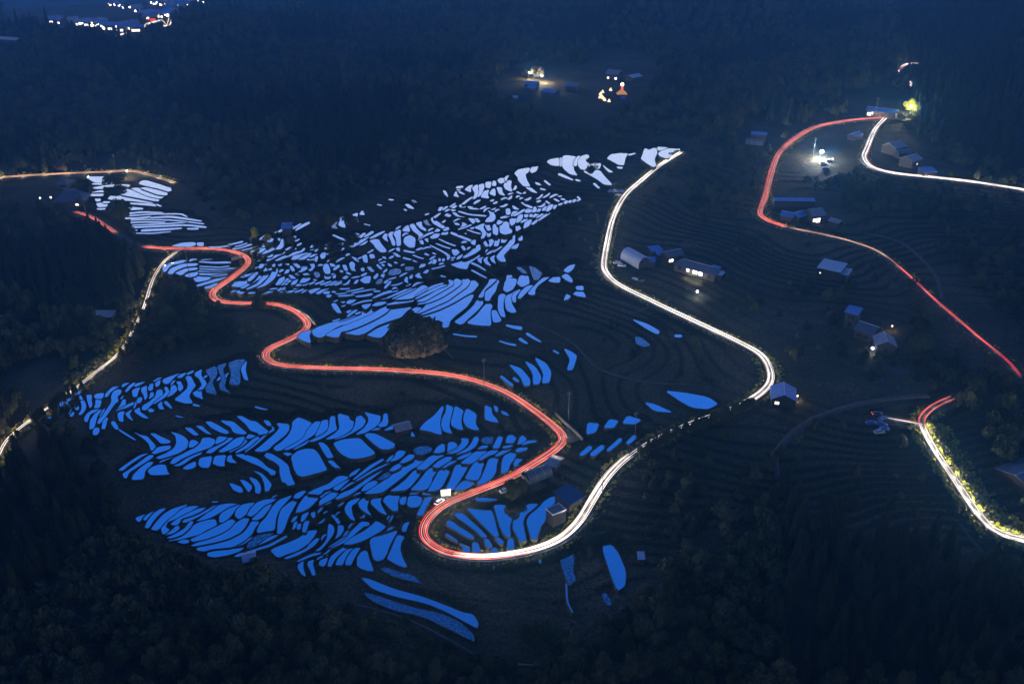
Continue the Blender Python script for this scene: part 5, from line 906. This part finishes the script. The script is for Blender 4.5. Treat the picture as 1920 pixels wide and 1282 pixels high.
house((105, 358), (158, 352), 12, 4, 5.5, K['roofdark'], K['wall'], 'big dark hipped temple roof beside the upper left paddies', 'temple', 'hip', cat='temple', over=1.4, win=[(.5, 1.5, 1.8, 1.2, 'lit')])
house((108, 334), (128, 333), 8, 3, 3, K['roofdark'], K['wall'], 'smaller hall behind the big temple roof', 'temple_hall', 'hip', cat='temple', over=.8, win=[(.2, 1.5, 2, 1.3, 'glass')])
house((530, 419), (546, 419), 8, 3.5, 1.2, K['roofblue'], K['wall'], 'small blue roofed house at the edge of the upper paddies', 'farmhouse', 'gable')
# -- hamlet in the middle distance
house((987, 152), (1008, 154), 9, 4, 1.4, K['roofblue'], K['wall'], 'blue roofed house under the floodlit trees in the far hamlet', 'farmhouse', 'gable')
house((992, 160), (1006, 162), 6, 3, 1, K['roofblue'], K['wall'], 'lower blue roofed house of the far hamlet', 'farmhouse', 'gable')
house((1020, 166), (1044, 170), 8, 4, 1.2, K['roofblue'], K['wall'], 'bright blue roofed building with a glaring lamp at its end', 'farmhouse', 'gable', gable_win=[('-0', 2, 3, 2.6, 'litw')])
house((1062, 156), (1084, 157), 8, 4, 1.4, K['roofgrey'], K['wall'], 'dim grey house in the middle of the far hamlet', 'farmhouse', 'gable')
house((1141, 131), (1163, 133), 12, 5, 1.8, K['roofgrey'], K['wall'], 'wide dim roofed house at the right of the far hamlet', 'farmhouse', 'gable', win=[(-.6, 1.6, 1.6, 1.6, 'lit'), (.7, 1.6, 1.8, 1.6, 'litw')])
house((1179, 141), (1197, 139), 8, 4, 1.2, K['roofpale'], K['wall'], 'palest roof at the right end of the far hamlet', 'farmhouse', 'gable')
house((962, 180), (970, 180), 5, 3, 1, K['roofpale'], K['wall'], 'tiny pale hut at the left end of the far hamlet', 'hut', 'gable', cat='hut')
house((1166, 182), (1172, 182), 4, 2.6, .8, K['roofblue'], K['wall'], 'tiny blue hut below the red lit tent', 'hut', 'gable', cat='hut')
# -- field and village lights far away
def lamp_post(u, v, h, label, m='lampw', energy=3000, c=(.9, .95, 1), head=.35, group=None, name='street_lamp', arm=1.2):
    p = at(u, v); e = empty(name, p); tag(e, label, 'street lamp' if name == 'street_lamp' else 'lamp', group)
    mb = MB(); mb.tube((0, 0, -.5), (0, 0, h), .11, .07, 7); mb.build('post', M['pole'], e)
    if arm: MB().tube((0, 0, h - .1), (arm, 0, h + .15), .05, n=5).build('arm', M['pole'], e)
    MB().ball((arm, 0, h), head, 14, 10, .85).build('lamp_head', M[m], e)
    if energy: point((arm, 0, h - head - .15), energy, c, .25, e)
    return e
lamp_post(1536, 300, 5.5, 'floodlight glaring white in the eastern farmyard by the tall pale pole', energy=60000, head=1.25, arm=1.0)
lamp_post(1302, 558, 3.5, 'small starry white lamp in the dark field below the long farmhouse', energy=1500, head=.55)
lamp_post(1634, 664, 3, 'round white ball lamp in front of the steep gabled house', m='lampw', energy=900, head=.6, arm=0)
lamp_post(833, 940, 5, 'floodlight over the roadside notice board at the hairpin', energy=2600, c=(1, .95, .85), head=.2, arm=1.6)
lamp_post(1448, 753, 3.2, 'white lamp at the left wall of the blue gabled hut', energy=2500, c=(1, .97, .9), head=.3, arm=0)
lamp_post(1494, 752, 2.6, 'small yellow lamp at the right wall of the blue gabled hut', m='lampy', energy=700, c=(1, .8, .4), head=.3, arm=0)
lamp_post(1705, 221, 8, 'bright lamp shining through the yellow tree at the upper right', energy=52000, c=(1, .93, .55), head=.8, arm=0)
lamp_post(1634, 220, 3.5, 'reddish white lamp before the long blue hall', energy=900, c=(1, .8, .7), head=.45, arm=0)
lamp_post(1016, 156, 6, 'floodlight among the trees of the far hamlet', energy=45000, c=(1, .85, .62), head=.7, arm=0)
lamp_post(992, 150, 6, 'yellowish floodlight left in the far hamlet', energy=24000, c=(1, .82, .5), head=.5, arm=0)
lamp_post(240, 334, 5, 'lamp on a pole at the bend of the far left road', energy=5000, c=(1, .85, .6), head=.5, arm=0)
lamp_post(139, 370, 4, 'round yellowish lamp by the big temple roof', m='lampy', energy=2500, c=(1, .85, .5), head=.7, arm=0)
lamp_post(1686, 288, 3, 'yard lamp in front of the large grey farmhouse', m='lampy', energy=500, c=(1, .9, .7), head=.5, arm=0)
lamp_post(1560, 306, 3, 'pale lamp beside the cars in the eastern farmyard', energy=300, head=.35, arm=0)
lamp_post(1671, 622, 3, 'dim yellow lamp behind the steep gabled house', m='lampy', energy=500, c=(1, .8, .4), head=.3, arm=0)
for (u, v) in [(77, 380), (97, 379), (123, 379)]: lamp_post(u, v, 3, 'pinprick lamp in the dark wood below the temple', energy=0, head=.45, arm=0, group='pinprick lamps below the temple', m='lampw')
TENTS = [(1145, 170), (1130, 174), (1126, 178), (1128, 182), (1131, 186), (1125, 184), (1134, 189), (1142, 191)]
lant = None
for u, v in TENTS:
    p = at(u, v)
    if lant is None:
        lant = empty('lit_tent', p); mb = MB(); mb.add([(-1.2, -1.1, 0), (1.2, -1.1, 0), (1.2, 1.1, 0), (-1.2, 1.1, 0), (0, 0, 2.5)], [(3, 2, 1, 0), (0, 1, 4), (1, 2, 4), (2, 3, 4), (3, 0, 4)]); mb.build('canvas', emis('tent_light', (1, .72, .42), 2.2), lant); o = lant
    else: o = copy_tree(lant); o.location = p
    tag(o, 'small glowing warm tent in the cluster beside the far hamlet', 'tent', 'glowing tents by the far hamlet')
p = at(1166, 176); e = empty('bell_tent', p); tag(e, 'tall red and white lit tent right of the small glowing tents', 'tent')
MB().add([(-4, -3, 0), (4, -3, 0), (4, 3, 0), (-4, 3, 0), (0, 0, 4)], [(0, 1, 4), (1, 2, 4), (2, 3, 4), (3, 0, 4)]).build('skirt', emis('tent_glow', (1, .5, .22), .55), e)
MB().tube((0, 0, 3.4), (0, 0, 6.0), 1.1, .8).build('neck', emis('tent_red', (1, .12, .08), 1.5), e); MB().ball((0, 0, 7), 1.3).build('crown_light', M['lampy'], e)
# -- town far away, top left
rt = np.random.default_rng(3)
TOWN = [(105, 44, 16, 'lampy'), (110, 43, 10, 'lampy'), (100, 44, 9, 'lit'), (142, 45, 9, 'litw'), (152, 51, 14, 'lampy'), (160, 50, 12, 'litw'), (168, 51, 9, 'litw'), (180, 52, 10, 'lampy'), (191, 49, 11, 'litw'), (187, 50, 8, 'lampy'), (200, 56, 8, 'litw'), (212, 58, 8, 'litw'), (229, 57, 12, 'litw'), (244, 55, 14, 'litw'), (240, 60, 16, 'litw'), (252, 61, 14, 'lit'),
        (216, 10, 10, 'litw'), (222, 11, 8, 'litw'), (257, 19, 14, 'litw'), (262, 23, 8, 'litw'), (289, 10, 12, 'litw'), (303, 9, 10, 'litw'), (309, 10, 14, 'litw'), (316, 18, 12, 'litw'), (322, 14, 12, 'litw'), (329, 12, 12, 'litw'), (337, 13, 12, 'litw'), (344, 20, 8, 'litw'), (341, 6, 22, 'litw'), (348, 8, 18, 'litw'), (334, 3, 16, 'litw'), (325, 2, 14, 'litw'), (318, 25, 12, 'lampy'), (334, 26, 12, 'lit'),
        (278, 34, 14, 'litw'), (284, 33, 14, 'litw'), (289, 34, 9, 'litw'), (300, 34, 12, 'lampy'), (308, 35, 14, 'litw'), (314, 34, 10, 'litw'), (284, 41, 10, 'tred'), (365, 2, 9, 'litw'), (373, 4, 8, 'litw'), (53, 51, 11, 'roofpale'), (20, 84, 18, 'roofpale')]
TOWN = [(u, v, s_, m) for (u, v, s_, m) in TOWN] + [(int(u + rt.uniform(-9, 9)), v + rt.uniform(-4, 4), 6, 'litw' if rt.random() < .7 else 'lampy') for (u, v, s_, m) in TOWN if m != 'roofpale' and v + 4 < 64]
TOWN += [(u + rt.uniform(-12, 12), max(1, v + rt.uniform(-5, 4)), 5, 'litw' if rt.random() < .6 else 'lampy') for (u, v, s_, m) in TOWN[:90] if m != 'roofpale' and v + 4 < 62]
for i, (u, v, s, m) in enumerate(TOWN):
    p = at(u, v); e = empty('town_house', p, rt.uniform(-.4, .4)); s *= 1.35; W_ = s * rt.uniform(.8, 1.15); lb_ = {'roofpale': 'unlit pale roofed building ' + ('nearest the left edge of the view below the town' if v > 80 else 'left of the distant town lights')}.get(m)
    tag(e, lb_ or 'tiny house with burning lights in the distant town at the upper left', 'house', None if lb_ else 'lit houses of the distant town')
    MB().box((0, 0, 2.2), (W_, 7, 6.4)).build('wall', M['wall'], e)
    r_ = MB(); 
    for sgn in (-1, 1):
        P = [(-W_ / 2 - .6, sgn * 4.1, 5.2), (W_ / 2 + .6, sgn * 4.1, 5.2), (W_ / 2 + .6, 0, 7.2), (-W_ / 2 - .6, 0, 7.2)]; P = P[::-1] if sgn > 0 else P; quad_box(r_, P, [(a, b, c_ + .2) for a, b, c_ in P])
    r_.build('roof', M['roofblue' if rt.random() < .5 else 'roofgrey'], e)
    if m in ('roofpale',): continue
    MB().box((rt.uniform(-.2, .2) * W_, -3.55, 2.4), (W_ * .4, .15, 2.0)).build('window', M[m], e)
    if rt.random() < .75 or s > 11: MB().ball((rt.uniform(-.5, .5) * W_, -6.5, 4.5), s * .065, 8, 6).build('yard_lamp', M['lampw' if m == 'litw' else 'lampy'], e)
TR = survey([(216, 71), (230, 66), (243, 62), (262, 55), (280, 46), (300, 40), (320, 33), (345, 12), (335, 4), (312, 1)]); TR[:, 2] = ground(TR[:, 0], TR[:, 1]) + .25
tag(ribbon('road', TR, 8, M['asphalt']), kind='structure')
trail(TR, 'short bright light trail entering the distant town', [(-2, 1, .6, 'twhite', 0, .28), (1, 1, .35, 'twarm', 0, .6), (0, 1, .7, 'twhite', .8, 1)], 0, None, None)
# -- utility poles
def pole(u, v, h, label, m='pole', lit=False, cross=True, r=.17):
    p = at(u, v); e = empty('utility_pole', p, rt.uniform(-.6, .6)); tag(e, label, 'utility pole')
    MB().tube((0, 0, -1), (0, 0, h), r, r * .6, 8).build('post', M[m], e)
    if cross:
        for dz_ in (.5, 1.3):
            c_ = MB().box((0, 0, h - dz_), (2.0, .12, .12)).build('crossarm', M['metal'], e)
            ins = MB()
            for xx in (-.9, -.4, .4, .9): ins.tube((xx, 0, h - dz_ + .06), (xx, 0, h - dz_ + .3), .05, n=5)
            ins.build('insulators', M['conc'], c_)
    return e
pole(908, 735, 16, 'tall dark pole rising over the red road right of the great rock')
pole(1129, 925, 12, 'dark pole crossing the white trail above the hairpin')
pole(1525, 292, 12, 'tall pale pole lit by the eastern floodlight', m='conc', r=.28)
pole(1640, 222, 15, 'tall pole in front of the long blue hall')
pole(474, 478, 11, 'pale pole at the sharp bend near the yellow lit bushes', m='conc')
pole(352, 500, 12, 'dark pole before the small looped paddies at the left')
pole(1191, 812, 11, 'dark pole in front of the small pond by the upper road')
pole(1066, 785, 13, 'dark pole behind the lit retaining wall at the red bend')
pole(218, 325, 13, 'pole left of the lamp on the far left road')
pole(161, 398, 10, 'pole where the short red trail begins')
pole(1151, 372, 10, 'thin dark pole among the parked cars on the ridge road', r=.13)
pole(1586, 530, 8, 'short pole by the lone pale blue barn')
pole(1007, 590, 7, 'thin pole standing by a muddy triangular paddy', cross=False, r=.1)
# -- great rock
def great_rock():
    p = at(782, 670); e = empty('great_rock', p); tag(e, 'huge boulder with lit brown face and bushes on top above the red road', 'rock')
    rs = np.random.default_rng(9); n, m = 40, 24; vs = []
    for j in range(m + 1):
        th = math.pi * j / m
        for i in range(n):
            ph = 2 * math.pi * i / n; d = np.array([math.sin(th) * math.cos(ph), math.sin(th) * math.sin(ph), math.cos(th)])
            r_ = 1 + .12 * math.sin(3 * ph + 1.2) * math.sin(th) + .09 * math.sin(5 * d[0] * 2 + 3 * d[2]) + .07 * math.sin(9 * d[1] + 7 * d[0]) + .04 * math.sin(17 * d[0] + 13 * d[2])
            top = max(0, d[2]); w_ = 1 - .30 * top ** 2
            vs.append((d[0] * r_ * (16 if d[0] < 0 else 11.5) * w_ + 0, d[1] * r_ * 8 * w_ + 4, 5 + d[2] * r_ * (12.5 if d[2] > 0 else 5.2)))
    fs = [(j * n + i, (j + 1) * n + i, (j + 1) * n + (i + 1) % n, j * n + (i + 1) % n) for j in range(m) for i in range(n)]
    MB().add(vs, fs).build('stone', M['rock'], e, smooth=True)
    V = np.array(vs).reshape(m + 1, n, 3); L = []
    for _ in range(9000):
        j = rs.integers(0, 15); i = rs.integers(0, n); q = V[j, i] + rs.normal(size=3) * .45; 
        if q[2] < 4.6 + rs.normal() * .9 + .12 * q[0]: continue
        a = rs.normal(size=3); a /= np.linalg.norm(a); b = np.cross(a, rs.normal(size=3)); b /= np.linalg.norm(b); s = rs.uniform(.3, .8); L.append([q - a * s, q - b * s, q + a * s, q + b * s])
    L = np.array(L).reshape(-1, 3); mesh_np('bushes', L, np.arange(len(L)).reshape(-1, 4), M['leaf'], e)
great_rock()
pr = at(782, 670)
for (ax, ay, hh, ww) in ((-9, 5, 4.5, 2.6), (-5.5, 3, 4, 2.4), (-2, 6, 6, 2.8), (2, 4, 4.5, 2.6), (5, 5, 4, 2.4), (8, 3, 3.6, 2.2), (0, 1, 3.5, 2.2)):
    zz = 5 + 12.5 * math.sqrt(max(0.05, 1 - (ax / 14) ** 2 - ((ay - 4) / 8) ** 2)) * .92
    tree_obj(pr.x + ax, pr.y + ay, hh, ww, False, 'small bushy tree growing on top of the huge boulder', 'small trees on top of the boulder', name='bushy_tree', z=pr.z + zz - 1.0)
# -- notice board at the hairpin
p = at(836, 932); e = empty('notice_board', p, .15); tag(e, 'pale roadside notice board behind the floodlit pull-in', 'sign')
MB().box((0, 0, 2.2), (3.6, .14, 2.6)).build('panel', M['sign'], e); MB().box((0, -.09, 2.2), (2.3, .04, 1.9)).build('map_sheet', mat('map_sheet', (.45, .38, .25), .6, (.3, .32, .2), 1.2), e)
for s in (-1, 1): MB().box((s * 1.75, -.0, 1.3), (.16, .2, 3.0)).build('post', M['conc'], e)
MB().box((0, 0, 3.7), (4.0, .7, .12)).build('board_roof', M['roofdark'], e)
# -- pull-in gravel, retaining walls
def pad(pts, m, dz=.06, name='path'):
    a = np.array(pts, float); W = unproj(a[:, 0], a[:, 1])[:, :2]; z = max(gz(x, y) for x, y in W) + dz
    o = MB().prism([tuple(w) for w in W], z - 1.2, z).build(name, m); tag(o, kind='structure'); return z
pad([(1620, 690), (1640, 690), (1662, 715), (1640, 718)], M['path'], .02, 'field')
pad([(1650, 672), (1680, 675), (1704, 700), (1684, 706)], M['path'], .02, 'field')
pad([(812, 938), (826, 924), (850, 924), (846, 934), (822, 952), (812, 956)], M['path'], .02)
pad([(1052, 800), (1066, 805), (1088, 822), (1072, 830), (1062, 830)], M['path'], .02)
def wall_line(pts, h, w, m, label, name='retaining_wall'):
    P = survey(pts); t = np.gradient(P[:, :2], axis=0); t /= np.linalg.norm(t, axis=1)[:, None]; nr = np.stack([-t[:, 1], t[:, 0]], 1); n = len(P); z = ground(P[:, 0], P[:, 1])
    L = P[:, :2] + nr * w / 2; R_ = P[:, :2] - nr * w / 2; V = np.vstack([np.c_[L, z - 1], np.c_[R_, z - 1], np.c_[R_, z + h], np.c_[L, z + h]]); a = np.arange(n - 1)
    Fq = np.vstack([np.stack([n * k + a, n * ((k + 1) % 4) + a, n * ((k + 1) % 4) + a + 1, n * k + a + 1], 1) for k in range(4)])
    o = mesh_np(name, V, Fq, m); tag(o, label, 'wall'); return o
wall_line([(1042, 776), (1060, 792), (1080, 810), (1092, 824)], 1.2, .5, M['conc'], 'pale concrete retaining wall outside the red bend')
wall_line([(434, 487), (446, 489), (456, 484)], 2.2, .4, M['conc'], 'low concrete wall inside the sharp left bend')
wall_line([(560, 585), (580, 596), (592, 611)], 1.6, .5, M['conc'], 'curved grey retaining wall outside the S bend')
def rail(P, off, i0, i1, label):
    P = P[i0:i1]; t = np.gradient(P[:, :2], axis=0); t /= np.linalg.norm(t, axis=1)[:, None]; nr = np.stack([-t[:, 1], t[:, 0]], 1); C = np.c_[P[:, :2] + nr * off, P[:, 2]]
    e = empty('guardrail', (0, 0, 0)); tag(e, label, 'guardrail'); m = MB()
    for a, b in zip(C[:-1], C[1:]): m.tube((a[0], a[1], a[2] + .65), (b[0], b[1], b[2] + .65), .11, n=4)
    m.build('beam', M['metal'], e); m = MB()
    for a in C[::2]: MB().tube((a[0], a[1], a[2] - .4), (a[0], a[1], a[2] + .7), .07, n=5).build('post', M['metal'], e)
def side_out(P, u, v):  # which side of the road is nearer the camera
    i = idx_at(P, u, v); t = P[i + 1] - P[i]; n_ = np.array([-t[1], t[0]]); return 1 if n_[1] < 0 else -1
rail(R, 2.7 * side_out(R, 600, 690), idx_at(R, 497, 668), idx_at(R, 1000, 770), 'guardrail along the lower edge of the long red stretch')
rail(R, 2.7 * side_out(R, 880, 1045), idx_at(R, 800, 1015), idx_at(R, 1100, 955), 'guardrail round the outside of the hairpin')
rail(R, 2.7 * side_out(R, 1160, 535), idx_at(R, 1380, 640), idx_at(R, 1135, 480), 'guardrail below the long white stretch')
rail(RE, -2.6 * side_out(RE, 1560, 234), idx_at(RE, 1640, 224), idx_at(RE, 1500, 255), 'guardrail behind the upper right red curve')
rail(ROADS['east2'], 2.8 * side_out(ROADS['east2'], 1680, 327), idx_at(ROADS['east2'], 1622, 300), idx_at(ROADS['east2'], 1700, 330), 'guardrail round the dazzling white bend')
# -- footpaths
for pts, w in [([(875, 612), (850, 627), (828, 638), (835, 655), (850, 672)], 1.2), ([(850, 612), (920, 610), (960, 602), (1010, 612), (1070, 640), (1100, 670), (1120, 690), (1200, 715), (1300, 722)], 1.4), ([(1180, 590), (1260, 560)], 1), ([(530, 1072), (555, 1100), (600, 1130), (640, 1150)], 1), ([(650, 1130), (760, 1160), (860, 1210), (920, 1240), (1050, 1250)], 1.2),
               ([(1620, 437), (1690, 455), (1750, 510), (1768, 560)], 2.2), ([(1440, 870), (1500, 800), (1600, 760), (1740, 740)], 3.0), ([(1460, 900), (1455, 850), (1480, 820)], 2.0), ([(1800, 980), (1820, 1010), (1860, 1050)], 1.2), ([(900, 500), (940, 520), (1000, 505)], 1)]:
    P = survey(pts); P[:, 2] = ground(P[:, 0], P[:, 1]) + .14
    for _ in range(6): P[1:-1, 2] = np.maximum(P[1:-1, 2], (P[:-2, 2] + P[2:, 2]) / 2)
    tag(ribbon('path', P, w, M['path']), kind='structure')
# ---------------------------------------------------------------- cars
def make_car(paint):
    e = empty('parked_car', (0, 0, 0)); prof = [(-2.1, .35), (-2.15, .75), (-2.0, .98), (-1.0, 1.02), (1.0, 1.0), (1.9, .86), (2.15, .7), (2.15, .35)]
    n = len(prof); vs = []
    for y, k in ((-.84, .96), (-.80, 1), (.80, 1), (.84, .96)): vs += [(x * k, y, .6 + (z - .6) * (1 if abs(y) < .82 else .86)) for x, z in prof]
    fs = [tuple(range(n)), tuple(range(3 * n, 4 * n))[::-1]] + [(r_ * n + i, r_ * n + (i + 1) % n, (r_ + 1) * n + (i + 1) % n, (r_ + 1) * n + i) for r_ in range(3) for i in range(n)]
    MB().add(vs, fs).build('body', paint, e)
    cab = [(-1.75, .98), (-1.3, 1.42), (.35, 1.45), (1.05, 1.0)]; vs = [(x, -.74 + .14 * (z > 1.2), z) for x, z in cab] + [(x, .74 - .14 * (z > 1.2), z) for x, z in cab]
    cb = MB().add(vs, [(0, 1, 2, 3)[::-1], (4, 5, 6, 7), (0, 1, 5, 4)[::-1], (1, 2, 6, 5)[::-1], (2, 3, 7, 6)[::-1]]).build('windows', M['glass'], e)
    MB().box((-.45, 0, 1.46), (1.75, 1.2, .05)).build('roof_panel', paint, e)
    for x in (-1.3, 1.35):
        for y in (-.8, .8):
            w_ = MB().tube((x, y - .1, .33), (x, y + .1, .33), .33, n=12).build('wheel', M['tyre'], e); MB().tube((x, y - .11, .33), (x, y + .11, .33), .18, n=8).build('rim', M['metal'], w_)
    for y in (-.6, .6):
        MB().box((2.13, y, .68), (.08, .34, .16)).build('headlight', M['conc'], e); MB().box((-2.13, y, .78), (.08, .3, .18)).build('tail_light', M['tail'], e)
    return e
carp = {}; M['tail_off'] = mat('tail_glass', (.3, .01, .01), .3)
def car(u, v, rz, paint, label, z=0, s=1.0, lit=False):
    if paint not in carp: carp[paint] = o = make_car(M[paint])
    else: o = copy_tree(carp[paint])
    p = at(u, v); o.location = (p.x, p.y, p.z + .05 + z); o.rotation_euler = (0, 0, rz); o.scale = (s,) * 3; tag(o, label, 'car')
    for ch in o.children:
        if ch.name.startswith('tail_light'): ch.data = ch.data.copy(); ch.data.materials[0] = M['tail'] if lit else M['tail_off']
    return o
car(824, 943, .9, 'carw', 'white car with glowing tail lights pulled in at the hairpin', lit=True)
car(1157, 494, .3, 'carw', 'white car half behind another beside the white road bend')
car(1166, 499, -.25, 'carw', 'white car in front, beside the white road bend')
car(1645, 776, 0.0, 'card', 'dark car with red lit tail at the back of the small car park', lit=True)
car(1655, 787, .35, 'carb', 'blue car nearest the end of the short white trail')
car(1633, 795, .1, 'carb', 'blue car parked farthest left in the small car park')
car(1653, 798, -.4, 'carb', 'blue car slanted in the middle of the small car park')
car(1657, 806, .15, 'carb', 'blue car just behind the silver car in the small car park')
car(1648, 812, .15, 'cars', 'silver car with a warm glint, nearest in the small car park')
car(1544, 308, .2, 'carw', 'white car nearest the eastern floodlight')
car(1556, 303, .1, 'cars', 'silver car behind, near the eastern floodlight')
car(1548, 318, .3, 'carb', 'blue car below the white car in the eastern farmyard')
car(1146, 361, .1, 'carb', 'blue car leftmost in the row by the ridge road')
car(1154, 360, .1, 'carw', 'white car in the middle of the row by the ridge road')
car(1163, 360, .1, 'carb', 'blue car rightmost in the row by the ridge road')
car(1160, 367, -.2, 'cars', 'silver car in front of the row by the ridge road')
car(947, 921, .5, 'carw', 'white car parked under the dark tree inside the hairpin')
car(258, 569, .8, 'card', 'dark car with red lights beside the broken left trail', lit=True)
lamp = point(Vector(at(1648, 812)) + Vector((0, -2.5, 1.2)), 300, (1, .8, .5)); lamp.parent = None
bpy.data.objects.remove(lamp)
# ---------------------------------------------------------------- singled-out trees
def stree(u, v, h, w, cf, label, m=None): p = at(u, v); return tree_obj(p.x, p.y, h, w, cf, label, None, crown_mat=m)
stree(486, 577, 10, 4, True, 'dark cedar crossing the red trail left of the S bend')
stree(411, 584, 6, 3.5, False, 'dark round tree at the foot of the sharp left bend')
stree(231, 418, 15, 7.5, False, 'big dark tree standing against the upper left paddies')
stree(160, 372, 13, 6, False, 'airy tree between the temple roof and the upper left paddies')
stree(215, 345, 7, 9, False, 'low dark tree over the top of the upper left paddies')
stree(962, 930, 8, 4.2, False, 'black tree blocking the red trail above the hairpin')
stree(980, 922, 6, 3.2, False, 'smaller black tree between the black tree and the greenhouse')
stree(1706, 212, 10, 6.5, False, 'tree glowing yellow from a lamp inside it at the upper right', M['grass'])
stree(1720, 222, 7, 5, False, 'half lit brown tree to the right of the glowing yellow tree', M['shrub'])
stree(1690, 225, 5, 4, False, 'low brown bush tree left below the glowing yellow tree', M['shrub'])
stree(985, 152, 9, 5, False, 'left floodlit tree of the far hamlet', M['shrub'])
stree(1000, 148, 11, 5, False, 'middle floodlit tree of the far hamlet', M['shrub'])
stree(1012, 150, 11, 5, False, 'right floodlit tree of the far hamlet', M['shrub'])
stree(1110, 308, 6, 5, False, 'dark bush hanging over the white topmost paddies')
stree(1292, 468, 6, 5.5, False, 'round grey tree behind the long lit farmhouse', M['shrub'])
stree(622, 430, 12, 7, False, 'largest dark tree in the dip above the crowded small paddies')
stree(655, 405 + 20, 9, 6, False, 'dark tree right of the largest one in the dip above the small paddies')
stree(598, 425, 9, 6, False, 'dark tree left of the largest one in the dip above the small paddies')
stree(822, 614, 4, 2.6, False, 'dark bush at the right shoulder of the great rock')
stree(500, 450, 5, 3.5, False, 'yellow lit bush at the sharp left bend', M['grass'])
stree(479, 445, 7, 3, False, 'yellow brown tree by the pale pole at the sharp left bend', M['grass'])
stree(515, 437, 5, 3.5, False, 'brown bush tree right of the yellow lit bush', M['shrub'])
stree(1715, 660, 10, 8, False, 'large dark tree right of the steep gabled house')
stree(115, 322, 8, 5, False, 'brown bare tree over the far left road', M['shrub'])
for (u, v) in [(262, 500), (245, 508), (228, 500), (200, 480), (180, 500), (150, 500), (262, 480), (225, 470), (240, 470)]: stree(u, v + 20, random.uniform(13, 18), 3.2, True, 'black cedar at the skyline of the wood hiding the left road', None)['group'] = 'black cedars hiding the left road'
for k, (u, v) in enumerate([(282, 560), (270, 585), (252, 612), (262, 640), (232, 660), (130, 775), (100, 790), (80, 800)]):
    o = stree(u - 4, v + 14, random.uniform(5, 7.5), random.uniform(1.5, 2.3), False, 'thin dark tree partly hiding the broken left light trail'); o['group'] = 'thin trees before the left light trail'
def screen(P, a0, a1, n_b, lab, grp, hmin, hmax, seed):
    rr = random.Random(seed)
    for k in range(n_b):
        i_ = int(a0 + (a1 - a0) * (k + rr.random()) / n_b); a = P[i_]; t_ = P[i_ + 1] - P[i_]; n_ = np.array([-t_[1], t_[0]]); n_ /= np.linalg.norm(n_); n_ = n_ if n_ @ (-a[:2]) > 0 else -n_; dd = rr.uniform(3.0, 4.2)
        tree_obj(a[0] + n_[0] * dd, a[1] + n_[1] * dd, rr.uniform(hmin, hmax), rr.uniform(1.3, 2.0), False, lab, grp, name='bush')
RL = ROADS['left']
screen(RL, idx_at(RL, 284, 535), idx_at(RL, 268, 582), 5, 'leafy bush partly hiding the upper left road light trail', 'bushes before the upper left road', 4, 5.5, 1)
screen(RL, idx_at(RL, 266, 585), idx_at(RL, 224, 664), 14, 'dark bush breaking the left light trail in the gully', 'bushes in the gully of the left road', 4.5, 7, 2)
screen(RL, idx_at(RL, 143, 730), idx_at(RL, 48, 796), 13, 'dark bush hiding the left light trail beside the lower paddies', 'bushes beside the lower left paddies', 5, 7, 3)
screen(RL, idx_at(RL, 20, 822), idx_at(RL, 0, 850), 2, 'bush at the left edge before the light trail', 'bushes at the left edge', 4, 5, 4)
for k in range(26):
    a = R[int(iu + (ih - iu) * (k + .5) / 26)]; sd_ = side_out(R, *[float(q) for q in proj(a[0], a[1], a[2])]); i_ = int(iu + (ih - iu) * (k + .5) / 26); t_ = R[i_ + 1] - R[i_]; n_ = np.array([-t_[1], t_[0]]); n_ /= np.linalg.norm(n_); dd = random.uniform(3.6, 4.6)
    x_, y_ = a[0] + n_[0] * sd_ * dd, a[1] + n_[1] * sd_ * dd
    o = tree_obj(x_, y_, random.uniform(4.5, 6.5), random.uniform(1.5, 2.4), False, 'bush partly hiding the white trail between the hairpin and the blue hut', 'bushes before the white trail', name='bush')
# ---------------------------------------------------------------- blue evening air
hz = MB().box((0, 3900, 45), (9000, 8400, 480)).build('haze', None) if False else None
me = bpy.data.meshes.new('haze'); b_ = MB().box((0, 3500, 10), (9600, 8900, 620)); me.from_pydata(b_.v, [], b_.f); hm = bpy.data.materials.new('haze'); hm.use_nodes = True; n = hm.node_tree; n.nodes.clear()
o_ = n.nodes.new('ShaderNodeOutputMaterial'); pv = n.nodes.new('ShaderNodeVolumePrincipled'); pv.inputs['Color'].default_value = (.13, .45, 1, 1); pv.inputs['Density'].default_value = .00034; pv.inputs['Anisotropy'].default_value = .72
n.links.new(pv.outputs[0], o_.inputs['Volume']); me.materials.append(hm); hz = bpy.data.objects.new('haze', me); col.objects.link(hz); tag(hz, 'thin blue evening haze filling the valley', 'haze', kind='stuff')
